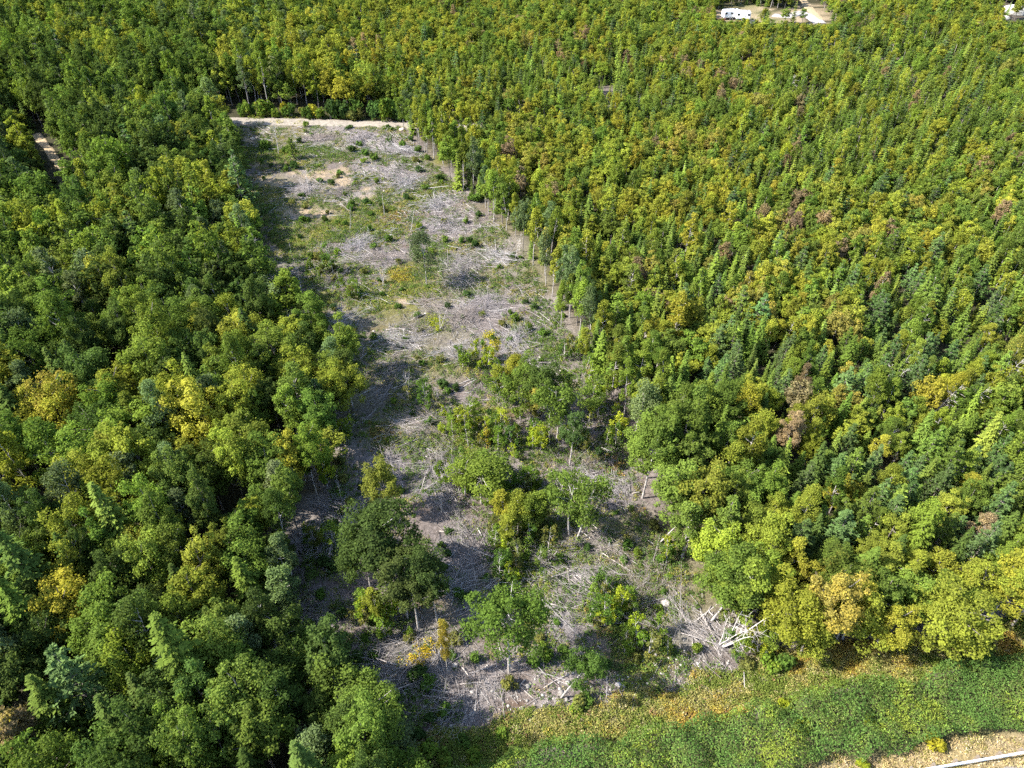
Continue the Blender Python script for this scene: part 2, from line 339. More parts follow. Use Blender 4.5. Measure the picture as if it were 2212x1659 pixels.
def g_spruce(rng, H=8.0, Rr=1.55, base=0.5, nlev=28, nb=9, nst=7, ls=0.27):
    P = []; nn = []; al = []; lv = []; pw = rng.uniform(.75, 1.0); ph = 0
    paths = [(np.array([[0, 0, 0], [0, 0, H * .5], [0, 0, H]]), np.array([.016, .010, .002]) * H)]
    for q in range(nlev):
        t = q / (nlev - 1.0); z = base + (H - base) * t ** 0.92; rl = Rr * (1 - t) ** pw * rng.uniform(.85, 1.12) + .10
        ph += rng.uniform(.3, 1.0); m = max(4, int(nb * (.55 + .45 * (1 - t))))
        for b in range(m):
            a = ph + b * 2 * math.pi / m + rng.normal(0, .16); L = rl * rng.uniform(.62, 1.12); dr = np.array([math.cos(a), math.sin(a), 0]); sd = np.array([-math.sin(a), math.cos(a), 0])
            bv = rng.random() * .34 - .17
            for s in range(nst):
                f = (s + .6) / nst; c = dr * L * f; c[2] = z + L * (-.42 * f + .16 * f * f + .05 * t); wd = (.30 * (1 - f) + .07) * L
                for sg in ((-1, 1) if s < nst - 1 else (0,)):
                    P.append(c + sd * sg * wd * .6 + rng.normal(0, .03, 3)); v = dr * .8 + sd * sg * .75 + np.array([0, 0, -.18]); al.append(v)
                    n0 = np.array([0, 0, 1.]) + dr * .35 + rng.normal(0, .28, 3); nn.append(n0); lv.append(.42 + bv + .28 * f + rng.normal(0, .08))
    n = len(P); P = np.array(P); lv = np.clip(np.array(lv), 0, 1)
    S = ls * rng.uniform(.8, 1.3, n) * np.interp(P[:, 2], [base, H], [1.25, .62])
    return paths, P, unit(np.array(nn)), S, .46, np.array(al), lv, rng.random(n)
def g_pine(rng, H=10.0, Rr=2.1, base=1.8, nlev=11, nb=6, ls=0.40):
    P = []; nn = []; al = []; lv = []; ph = 0
    paths = [(np.array([[0, 0, 0], [.05, 0, H * .5], [0, .05, H]]), np.array([.015, .010, .002]) * H)]
    for q in range(nlev):
        t = q / (nlev - 1.0); z = base + (H - base) * t; rl = Rr * (1 - t ** 1.5) * rng.uniform(.75, 1.15) + .22; ph += rng.uniform(.4, 1.1)
        for b in range(nb if t < .8 else 4):
            a = ph + b * 2 * math.pi / nb + rng.normal(0, .2); L = rl * rng.uniform(.6, 1.1); dr = np.array([math.cos(a), math.sin(a), 0]); tip = dr * L + np.array([0, 0, z + .20 * L])
            paths.append((np.array([[0, 0, z], tip * .5 + np.array([0, 0, z * .5 - .04]), tip]), np.array([.003, .0022, .001]) * H)); bv = rng.random() * .3 - .15
            for s in range(4):
                f = .4 + .2 * s; c0 = np.array([0, 0, z]) * (1 - f) + tip * f
                for w in range(9):
                    d = unit(rng.normal(size=3) + dr * .7 + np.array([0, 0, .55])); P.append(c0 + d * .20 * (L * .35 + .65) + rng.normal(0, .10, 3) * L * .5); al.append(d); nn.append(unit(rng.normal(size=3) * .6 + np.array([0, 0, 1.0]))); lv.append(.5 + bv + rng.normal(0, .12))
    n = len(P)
    return paths, np.array(P), unit(np.array(nn)), ls * rng.uniform(.8, 1.3, n), .40, np.array(al), np.clip(lv, 0, 1), rng.random(n)
def g_shrub(rng, Rr=0.75, Hh=1.15, nleaf=620, ls=.17):
    nc = 9; th = rng.uniform(0, 6.28, nc); rr = Rr * np.sqrt(rng.random(nc)) * .62; C = np.stack([np.cos(th) * rr, np.sin(th) * rr, Hh * (.30 + .42 * rng.random(nc)) * (1 - .3 * rr / Rr)], 1)
    rc = Rr * (.34 + .2 * rng.random(nc)); ci = rng.integers(0, nc, nleaf); d = unit(rng.normal(size=(nleaf, 3)) + np.array([0, 0, .45]))
    P = C[ci] + d * (rc[ci] * (.55 + .5 * rng.random(nleaf)))[:, None]; P[:, 2] = np.maximum(P[:, 2], .03)
    nn = unit(d + rng.normal(size=(nleaf, 3)) * .5 + np.array([0, 0, .4])); lv = np.clip(rng.normal(.5, .18, nleaf) + (rng.random(nc) * .3 - .15)[ci], 0, 1)
    paths = [(np.array([[0, 0, -.05], C[q] * np.array([.4, .4, .5]), C[q]]), np.array([.03, .02, .008])) for q in range(6)]
    return paths, P, nn, ls * rng.uniform(.7, 1.3, nleaf), .75, None, lv, rng.random(nleaf)
def g_sapling(rng, H=4.2, nleaf=900, ls=.19, sparse=1.0):
    k = np.linspace(0, 1, 5); b = rng.normal(0, .25, 2); tp = np.stack([b[0] * k ** 2, b[1] * k ** 2, k * H], 1); paths = [(tp, .012 * H * (1 - .85 * k) + .008)]
    nc = 15; z = H * (.28 + .72 * np.sort(rng.random(nc))); th = rng.uniform(0, 6.28, nc); rr = .26 * H * np.sin(np.clip(z / H, 0, 1) * 2.6) * rng.uniform(.3, 1, nc)
    C = np.stack([np.cos(th) * rr + np.interp(z, tp[:, 2], tp[:, 0]), np.sin(th) * rr + np.interp(z, tp[:, 2], tp[:, 1]), z], 1); rc = H * (.065 + .05 * rng.random(nc)) * sparse
    ci = rng.integers(0, nc, nleaf); d = unit(rng.normal(size=(nleaf, 3))); P = C[ci] + d * (rc[ci] * (.3 + .8 * rng.random(nleaf)))[:, None]
    for q in range(nc): paths.append((np.array([[np.interp(z[q] * .85, tp[:, 2], tp[:, 0]), np.interp(z[q] * .85, tp[:, 2], tp[:, 1]), z[q] * .85], C[q] * .5 + np.array([tp[2, 0] * .5, tp[2, 1] * .5, z[q] * .45]), C[q]]), np.array([.014, .010, .005])))
    nn = unit(d * .4 + rng.normal(size=(nleaf, 3)) * .7 + np.array([0, 0, .5])); lv = np.clip(rng.normal(.5, .2, nleaf), 0, 1)
    return paths, P, nn, ls * rng.uniform(.7, 1.3, nleaf), .75, None, lv, np.clip(.6 * rng.random(nc)[ci] + .4 * rng.random(nleaf), 0, 1)
def g_dead(rng, H=8.0, spread=.22, nbr=26, multi=1):
    tr = []; br = []
    for m in range(multi):
        k = np.linspace(0, 1, 6); a0 = m * 2.2 + rng.random(); ln = (.06 if multi == 1 else .30) * rng.uniform(.6, 1.1); hh = H * (1 if m == 0 else rng.uniform(.65, .95))
        tp = np.stack([math.cos(a0) * ln * hh * k ** 1.2 + .1 * np.sin(k * 6), math.sin(a0) * ln * hh * k ** 1.2, k * hh], 1); tr.append((tp, .011 * H * (1 - .88 * k) + .01))
        for q in range(nbr // multi):
            f = rng.uniform(.3, .98); s = np.array([np.interp(f, k, tp[:, i]) for i in range(3)]); a = rng.uniform(0, 6.28); L = H * spread * (1.15 - f) * rng.uniform(.5, 1.3) + .25
            e = s + np.array([math.cos(a) * L, math.sin(a) * L, L * rng.uniform(.1, .7)]); mid = (s + e) / 2 + rng.normal(0, .06, 3) * L; br.append((np.array([s, mid, e]), np.array([.026, .018, .007])))
            for w in range(3):
                g = rng.uniform(.35, .95); s2 = s + (e - s) * g; e2 = s2 + unit(rng.normal(size=3) + np.array([math.cos(a), math.sin(a), .5])) * L * .45; br.append((np.array([s2, (s2 + e2) / 2, e2]), np.array([.013, .010, .005])))
    return tr, br

class Proto: pass
PROTO = {}; FAR = bpy.data.collections.new('tree_kinds'); FARN = {}
def add_kind(kind, n, gen, leafmat, barkmat, seed, far=None, nsides=5, **kw):
    PROTO[kind] = []
    for q in range(n):
        rng = np.random.default_rng(seed + q); p = Proto()
        paths, P, nn, S, asp, al, lv, tn = gen(rng, **{k: (v[q % len(v)] if isinstance(v, (list, tuple)) else v) for k, v in kw.items()})
        V, F = leaf_quads(rng, P, nn, S, asp, al); p.crown = raw_mesh(kind + '_crown', V, F, [leafmat], face_attr={'lv': lv, 'turn': tn})
        V, F = tubes(paths, nsides); p.trunk = raw_mesh(kind + '_trunk', V, F, [barkmat], smooth=True)
        p.H = float(P[:, 2].max()); p.crown_far = p.crown; p.R = float(np.percentile(np.hypot(P[:, 0], P[:, 1]), 95)); PROTO[kind].append(p)
    if far:
        FARN[kind] = bpy.data.collections.new(kind + '_kinds')
        for q in range(n):
            rng = np.random.default_rng(seed + q); kk = {k: (v[q % len(v)] if isinstance(v, (list, tuple)) else v) for k, v in kw.items()}; kk.update(far)
            paths, P, nn, S, asp, al, lv, tn = gen(rng, **kk); V, F = leaf_quads(rng, P, nn, S, asp, al); V2, F2 = tubes(paths[:4], 4)
            PROTO[kind][q].crown_far = raw_mesh(kind + '_crown', V, F, [leafmat], face_attr={'lv': lv, 'turn': tn})
            me = raw_mesh(kind + '_far', np.concatenate([V, V2]), np.concatenate([F, F2 + len(V)]), [leafmat, barkmat], mi=np.r_[np.zeros(len(F)), np.ones(len(F2))],
                          face_attr={'lv': np.r_[lv, np.full(len(F2), .5)], 'turn': np.r_[tn, np.zeros(len(F2))]})
            o = bpy.data.objects.new('%s_far_%02d' % (kind, q), me); FARN[kind].objects.link(o)

add_kind('maple', 11, g_maple, M_MAPLE, M_BARK, 100, dict(nleaf=3000, ls=.35), H=[11, 11.5, 10.5, 12, 11, 10.8, 11.4, 11, 12.5, 11.8, 12.2], Rr=[2.7, 2.3, 3.0, 2.6, 2.2, 2.9, 2.5, 2.8, 1.9, 2.1, 2.4], base=[3.2, 3.8, 2.6, 4.0, 3.6, 3.0, 2.8, 3.4, 2.4, 2.0, 2.2], gappy=[0, .06, 0, .1, 0, .08, 0, .05, .08, .12, .18])
add_kind('birch', 6, g_birch, M_BIRCH, M_BIRCHBARK, 200, dict(nleaf=2000, ls=.30), H=[11, 11.5, 10.6, 11, 11.8, 10.8], Rr=[1.6, 1.9, 1.45, 2.0, 1.7, 1.55], base=[4.2, 4.8, 3.4, 5.0, 4.4, 3.8])
add_kind('spruce', 6, g_spruce, M_SPRUCE, M_BARK, 300, dict(nlev=16, nb=8, nst=4, ls=.44), H=8.0, Rr=[1.5, 1.3, 1.65, 1.4, 1.75, 1.2])
add_kind('pine', 4, g_pine, M_PINE, M_BARK, 400, dict(nlev=9, nb=6, ls=.48), H=10.0, Rr=[2.0, 2.3, 1.8, 2.1])
add_kind('openmaple', 4, g_maple, M_MAPLE, M_BIRCHBARK, 500, None, 6, H=[12, 11, 10, 11], Rr=[3.2, 2.3, 2.2, 2.9], base=[5.6, 5.4, 4.6, 4.4], nclump=[64, 44, 44, 64], nleaf=[9000, 5200, 5200, 9500], ls=[.20, .20, .20, .20], gappy=[.08, .12, .1, .03])
add_kind('wispy', 4, g_birch, M_BIRCH, M_BIRCHBARK, 550, None, 5, H=[9, 8, 8.5, 7.5], Rr=[2.5, 1.7, 2.0, 1.5], base=[3.3, 3.4, 3.0, 2.4], nclump=[30, 18, 22, 18], nleaf=[4600, 2100, 2600, 1800], ls=.19)
add_kind('shrub', 5, g_shrub, M_SHRUB, M_BARK, 600, None, 4)
add_kind('sapling', 6, g_sapling, M_SHRUB, M_DEAD, 700, None, 4, H=[4.2, 3.6, 4.8, 3.2, 5.2, 4.0], nleaf=[800, 500, 1000, 700, 1100, 420], sparse=[1, 1.1, .9, 1.2, 1, 1])

# ------------------------------------------------------------------ the ground
def lin(a, b, n): return np.linspace(a, b, n, endpoint=False)
gx = np.concatenate([-np.geomspace(4000, 100, 24), lin(-95, -80, 8), lin(-80, 62, 220), lin(62, 100, 14), np.geomspace(102, 4000, 24)])
gy = np.concatenate([-np.geomspace(3000, 20, 14), lin(-15, 14, 12), lin(14, 186, 260), lin(186, 330, 60), np.geomspace(332, 5000, 26)])
X, Y = np.meshgrid(gx, gy); xf, yf = X.ravel(), Y.ravel()
inlot = inside(LOT, xf, yf) | (inside(OPEN, xf, yf)); dlot = seg_dist(OPEN, xf, yf); lotw = np.where(inlot, 1.0, np.clip(1 - (dlot - 1.0) / 3.0, 0, 1))
n1 = fbm(xf / 6, yf / 6, 31, 4); n2 = fbm(xf / 2.2, yf / 2.2, 47, 3); n3 = fbm(xf / 14, yf / 14, 53, 3)
def lerp(a, b, t): return a + (b - a) * np.clip(t, 0, 1)[:, None]
def spots(L, x=None, y=None):
    x = xf if x is None else x; y = yf if y is None else y; w = np.zeros(x.shape)
    for u, v, r in L:
        a, b = gp(u, v); w = np.maximum(w, np.exp(-((x - a) ** 2 + (y - b) ** 2) / (r * r)))
    return w
SLASH = [(690, 300, 3.4), (780, 305, 3.2), (850, 375, 3.6), (660, 410, 3.4), (740, 415, 2.8), (870, 330, 3), (880, 400, 3.4), (940, 440, 3.2), (960, 485, 3.2), (1000, 570, 3.4), (995, 600, 3), (830, 560, 3.6), (780, 530, 3.2), (1080, 560, 3), (1000, 690, 3.6), (1050, 660, 3.4),
         (930, 660, 3), (1110, 740, 3), (870, 740, 3), (990, 765, 2.6), (900, 715, 2.4), (850, 800, 2.6), (830, 845, 2.4), (880, 930, 2.4), (930, 920, 2.4), (950, 1010, 3), (840, 1010, 2.2), (1250, 1030, 2), (1290, 1040, 2), (960, 1060, 2.4), (740, 1110, 2.2), (700, 1170, 2.2), (1000, 1170, 2.6), (1300, 1180, 2.6), (1280, 1260, 2.8),
         (1400, 1280, 2.6), (1490, 1360, 2.4), (1050, 1480, 2), (1000, 1520, 2), (880, 1400, 2.2), (960, 1440, 2.2), (700, 1330, 2), (1010, 1270, 2.6), (760, 690, 2.2), (720, 610, 2.4), (1150, 1060, 1.8), (1180, 1230, 2), (1330, 1060, 2), (1360, 1340, 2), (780, 560, 2.6), (620, 600, 2.6), (830, 320, 2.6), (1150, 800, 2.2), (1220, 1340, 2), (870, 1460, 2)]
SAND = [(690, 380, 3.0), (725, 372, 2.6), (745, 392, 2.5), (785, 420, 2.2), (645, 460, 2.6), (690, 462, 2.4), (668, 455, 2.4), (598, 400, 1.6), (575, 390, 1.6), (582, 432, 1.6), (556, 355, 1.4), (740, 375, 2.0),
        (795, 432, 1.8), (640, 375, 1.8), (870, 655, 1.0), (540, 300, 1.3), (890, 290, 1.0)]
MOSS = [(530, 345, 4), (620, 330, 3), (560, 440, 3), (900, 300, 2.6), (960, 345, 3), (930, 320, 2.6), (740, 480, 4), (830, 490, 4), (700, 500, 3), (900, 430, 3.5), (865, 600, 2.6), (875, 585, 2.4), (940, 700, 2.2), (800, 650, 3),
        (900, 640, 3), (1000, 940, 3), (1030, 965, 3), (830, 940, 2.2), (1060, 905, 2.5), (640, 520, 4), (830, 455, 3), (950, 400, 2.5), (700, 640, 2.6), (1110, 700, 2), (770, 560, 3), (1150, 1120, 2.6), (1130, 1250, 2.5), (1330, 1330, 2.5), (1390, 1420, 2.4)]
RUSTS = [(860, 595, 2.0), (830, 945, 1.6), (915, 1410, 1.3), (1030, 1000, 1.6), (1330, 1000, 1.4), (560, 380, 2.0), (850, 470, 2.0), (1300, 1340, 1.5), (1395, 1090, 1.2)]
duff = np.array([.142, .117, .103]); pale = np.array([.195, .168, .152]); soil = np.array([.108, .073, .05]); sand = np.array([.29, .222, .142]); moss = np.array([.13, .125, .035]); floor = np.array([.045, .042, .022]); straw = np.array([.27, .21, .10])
gc = lerp(np.tile(duff, (len(xf), 1)), np.tile(pale, (len(xf), 1)), (n1 - .42) * 4)
gc = lerp(gc, soil, (n2 - .58) * 4)
gc = lerp(gc, np.array([.178, .164, .165]), spots(SLASH) * .9)
gc = lerp(gc, moss, np.clip(spots(MOSS) * 1.1 + (n3 - .50) * 2.6, 0, 1) * (.25 + 1.2 * n2))
n4 = fbm(xf / 1.1, yf / 1.6, 57, 4)
gc = lerp(gc, sand, (spots(SAND) * 1.5 - .62 + (n2 - .5) * 2.4 + (n4 - .5) * 2.2) * 1.5 * (spots(SAND) > .04))
pu, pv, pd = pj(xf, yf, 0)
vg = inside(VERGE, xf, yf); al = inside(ALDER, xf, yf)
gc[vg] = lerp(np.tile(straw, (vg.sum(), 1)), np.array([.30, .235, .155]), (n1[vg] - .4) * 3)
gc[al] = np.array([.08, .08, .035])
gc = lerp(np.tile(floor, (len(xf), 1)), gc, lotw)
yw = np.clip(1 - seg_dist(YARD, xf, yf) / 3, 0, 1); yw[inside(YARD, xf, yf)] = 1
gc = lerp(gc, np.array([.30, .235, .15]), (yw * 1.2 + (n2 - .5) * 3 - .55) * 1.4 * (yw > 0)); gc = lerp(gc, np.array([.13, .13, .05]), (yw > 0) * np.clip((n3 - .5) * 5, 0, 1))
for a_, b_, r_ in GAPS[:13]: gc = lerp(gc, duff, np.clip(1.6 - np.hypot(xf - a_, yf - b_) / r_, 0, 1))
far = np.clip((np.hypot(xf, yf - 120) - 330) / 100, 0, 1); gc = lerp(gc, np.array([.05, .075, .025]), far)
ny, nx = X.shape; ii = np.arange(nx * ny).reshape(ny, nx); GF = np.stack([ii[:-1, :-1], ii[:-1, 1:], ii[1:, 1:], ii[1:, :-1]], -1).reshape(-1, 4)
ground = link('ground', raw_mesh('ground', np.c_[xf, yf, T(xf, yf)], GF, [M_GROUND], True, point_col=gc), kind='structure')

def strip(name, line, width, mat, lift=.05, edge=.35, seed=1, crown=.05):
    """a road sheet laid along a line of world points, with ragged edges and a slight crown"""
    P = np.asarray(line); d = np.r_[0, np.cumsum(np.hypot(*np.diff(P, axis=0).T))]; s = np.arange(0, d[-1], .8)
    cx = np.interp(s, d, P[:, 0]); cyy = np.interp(s, d, P[:, 1])
    for _ in range(3): cx[1:-1] = (cx[:-2] + cx[1:-1] * 2 + cx[2:]) / 4; cyy[1:-1] = (cyy[:-2] + cyy[1:-1] * 2 + cyy[2:]) / 4
    tx = np.gradient(cx); ty = np.gradient(cyy); L = np.hypot(tx, ty); nx_, ny_ = -ty / L, tx / L; K = np.array([-1, -.9, -.55, -.2, .2, .55, .9, 1.]); V = []
    for q, k in enumerate(K):
        w = width / 2 * k
        if abs(k) > .85: w = w + np.sign(k) * edge * (fbm(s / 2.3, s * 0 + q, seed) - .5) * 2
        x = cx + nx_ * w; y = cyy + ny_ * w
        V.append(np.c_[x, y, T(x, y) + (lift + crown * (1 - k * k) if abs(k) < .95 else -.06)])
    V = np.stack(V, 1); n = len(s); i2 = np.arange(n * 8).reshape(n, 8)
    F = np.stack([i2[:-1, :-1], i2[:-1, 1:], i2[1:, 1:], i2[1:, :-1]], -1).reshape(-1, 4)
    return link(name, raw_mesh(name, V.reshape(-1, 3), F, [mat], True), kind='structure')
strip('gravel_road', ROAD_BACK, 4.4, M_GRAVEL, .09, .4, 3)
strip('forest_trail', TRAIL, 1.7, M_SANDY, .06, .5, 5, 0)
strip('driveway', YROADS[0], 4.6, M_GREYGRAVEL, .07, .6, 7)
strip('driveway_branch', YROADS[1], 3.0, M_SANDY, .06, .6, 8)
strip('sandy_track', poly_w([(1955, 160), (1963, 172), (1966, 185), (1968, 205)]), 1.8, M_SANDY, .06, .5, 12, 0)
strip('highway_shoulder', poly_w([(2040, 1735), (2113, 1714), (2212, 1695), (2500, 1640)]), 2.6, M_GREYGRAVEL, .05, .5, 9)

# ------------------------------------------------------------------ where the trees of the forest stand
PAL = {  # leaf colours (linear albedo) and how they are called
    'dark': ((.062, .094, .022), 'dark green'), 'mid': ((.102, .148, .027), 'mid-green'), 'lime': ((.186, .208, .029), 'yellow-green'), 'yellow': ((.235, .232, .030), 'yellow'),
    'orange': ((.195, .185, .042), 'orange-tinged'), 'rust': ((.19, .145, .075), 'rusty brown'), 'grey': ((.105, .142, .056), 'grey-green'), 'blue': ((.082, .130, .040), 'blue-green'), 'fresh': ((.136, .182, .029), 'fresh green')}
LIME = [(330, 930, 170), (210, 1020, 120), (560, 760, 90), (470, 840, 90), (150, 520, 120), (430, 960, 120), (520, 1020, 90), (700, 780, 60), (450, 1230, 40), (440, 1300, 40), (230, 110, 60), (560, 60, 80), (640, 130, 90), (820, 200, 150), (700, 150, 120), (1000, 330, 70),
        (60, 700, 40), (420, 1560, 50), (110, 1500, 40), (390, 420, 70), (480, 440, 60), (740, 1640, 40)]
DARK = [(250, 170, 130), (190, 320, 110), (330, 330, 110), (130, 780, 150), (560, 400, 60), (600, 1230, 90), (500, 1500, 160), (30, 350, 80), (60, 1180, 80), (600, 900, 60), (420, 620, 110), (260, 700, 110), (330, 1300, 110), (150, 1560, 90), (40, 1650, 80), (650, 1500, 110), (750, 1560, 90), (300, 1620, 170), (80, 1400, 110)]
YELLOW = [(1230, 320, 110), (1130, 330, 80), (1400, 390, 80), (1460, 415, 60), (1700, 600, 110), (1600, 850, 60), (1640, 800, 50), (1480, 660, 70), (1830, 1320, 120), (1760, 1290, 70), (2040, 1330, 130), (2180, 1240, 60), (2020, 1180, 40), (2130, 760, 50), (2100, 460, 40), (1860, 960, 60),
          (1250, 560, 60), (1400, 600, 60), (1350, 690, 60), (2050, 800, 60), (1520, 700, 80), (1570, 320, 90), (1780, 480, 90), (1660, 470, 60), (1930, 1380, 60), (140, 1240, 34), (90, 880, 60), (720, 110, 90), (900, 60, 80), (1300, 780, 40), (1500, 480, 40), (2080, 1050, 60), (1750, 1150, 70)]
ORANGE = [(1560, 640, 40), (1830, 660, 50), (1600, 620, 40), (1860, 800, 50), (1750, 910, 40), (2190, 1230, 40), (1720, 1240, 50), (1450, 290, 60), (1550, 300, 50), (1990, 400, 40), (1880, 690, 50), (80, 840, 40), (640, 215, 40), (1660, 650, 50), (1920, 480, 60), (1120, 260, 60), (1480, 410, 50), (1700, 1120, 50), (1890, 1150, 50), (2000, 860, 60)]
RUST = [(1740, 905, 30), (1860, 850, 35), (1560, 900, 35), (1800, 780, 40), (1840, 740, 40), (60, 1570, 24), (2150, 720, 40), (1600, 640, 30), (1780, 860, 30)]
SPRUCY = [(1350, 460, 130), (1500, 540, 160), (1150, 130, 90), (1800, 330, 140), (1900, 200, 200), (2060, 160, 220), (1650, 700, 160), (1900, 600, 160), (1260, 700, 60), (1500, 760, 120), (1350, 130, 90), (2000, 900, 150), (1720, 1000, 120), (1560, 560, 150), (1700, 400, 150), (2150, 560, 140), (1890, 1040, 100)]
PINY = [(2000, 1000, 130), (1840, 1080, 100), (2120, 1100, 120), (2080, 700, 110), (1450, 880, 50), (1560, 740, 60), (1950, 760, 80), (2130, 950, 100), (1580, 1130, 50)]
def pspots(L, u, v):
    w = np.zeros(np.shape(u))
    for a, b, r in L: w = np.maximum(w, np.exp(-((u - a) ** 2 + ((v - b) * 1.25) ** 2) / (r * r)))
    return w
xa = (gp(650, 1300)[0] + gp(1520, 1300)[0]) / 2; ya = gp(1000, 1300)[1]; xb = (gp(505, 272)[0] + gp(890, 272)[0]) / 2; yb = gp(700, 272)[1]
def side(x, y): return x - (xa + (xb - xa) * (y - ya) / (yb - ya))          # metres right of the clearing's centre line
ncand = 90000
cy_ = R.uniform(8, 372, ncand); half = 24 + cy_ * .84; cx_ = R.uniform(-1, 1, ncand) * half
cu, cv, cd = pj(cx_, cy_, 6.0)
ok = (cu > -330) & (cu < PW + 160) & (cv > -120) & (cv < 1830)
ok &= ~inside(OPEN, cx_, cy_) & (seg_dist(ROAD_BACK, cx_, cy_, False) > np.where(np.abs(side(cx_, cy_)) < 24, 4.0, 2.9)) & ~((seg_dist(ROAD_BACK, cx_, cy_, False) < 7.5) & (np.abs(side(cx_, cy_)) < 27) & (cy_ > gp(700, 262)[1]))
ok &= (seg_dist(TRAIL, cx_, cy_, False) > 2.9) & ~inside(YARD, cx_, cy_) & (seg_dist(YROADS[0], cx_, cy_, False) > 3.2) & (seg_dist(YROADS[1], cx_, cy_, False) > 4.2)
for a, b, r in GAPS: ok &= np.hypot(cx_ - a, cy_ - b) > r
cx_, cy_, cu, cv, cd = cx_[ok], cy_[ok], cu[ok], cv[ok], cd[ok]
sd_ = side(cx_, cy_); rightw = 1 / (1 + np.exp(-(sd_ - 14) / 5)); frontr = 1 / (1 + np.exp(-(cv - 1180) / 60)) * (cu > 1300)
rad = 2.2 * (1 - rightw) + 1.42 * rightw; rad = rad * (1 - frontr) + 2.7 * frontr; midr = np.exp(-(((cu - 1480) / 150) ** 2 + ((cv - 980) / 170) ** 2)); rad = rad * (1 - midr) + 2.5 * midr
rad *= np.where((sd_ < 0) & (cv > 1050), .88, 1.0)
rad = rad * (.8 + .45 * fbm(cx_ / 9, cy_ / 9, 71)); rad *= np.where(cd > 190, 1.14, 1)
cell = {}; kept = []
for q in range(len(cx_)):
    x, y, r = cx_[q], cy_[q], rad[q]; i, j = int(x // 3.4), int(y // 3.4); bad = False
    for a in (i - 1, i, i + 1):
        for b in (j - 1, j, j + 1):
            for k in cell.get((a, b), ()):
                if (cx_[k] - x) ** 2 + (cy_[k] - y) ** 2 < (.5 * (r + rad[k])) ** 2: bad = True; break
            if bad: break
        if bad: break
    if not bad: cell.setdefault((i, j), []).append(q); kept.append(q)
kept = np.array(kept); tx, ty, tr_, rw, fr, mr = cx_[kept], cy_[kept], rad[kept], rightw[kept], frontr[kept], midr[kept]
nT = len(tx); tu, tv, td = pj(tx, ty, 7.0); dedge = seg_dist(OPEN, tx, ty)
pS = .10 * (1 - rw) + .26 * rw + .45 * pspots(SPRUCY, tu, tv) * rw - .34 * fr - .30 * mr; pP = .025 + .04 * rw + .5 * pspots(PINY, tu, tv); pB = .20 + .02 * rw + .15 * mr
wY = pspots(YELLOW, tu, tv); wO = pspots(ORANGE, tu, tv); wR = pspots(RUST, tu, tv); wL = pspots(LIME, tu, tv); wD = pspots(DARK, tu, tv)
pS = np.clip(pS * (1 - .75 * np.maximum(wY, wO)) , .03, .8)
nn_ = fbm(tx / 11, ty / 11, 91)
SIGHT = [(1550, 1622, 46), (1665, 1785, 53), (95, 125, 345), (120, 150, 385), (145, 190, 418), (2165, 2212, 45)]
TREES = []
def jit(c, a=.16): k = math.exp(random.gauss(0, a)); return tuple(max(.004, v * k * math.exp(random.gauss(0, a * .25))) for v in c)
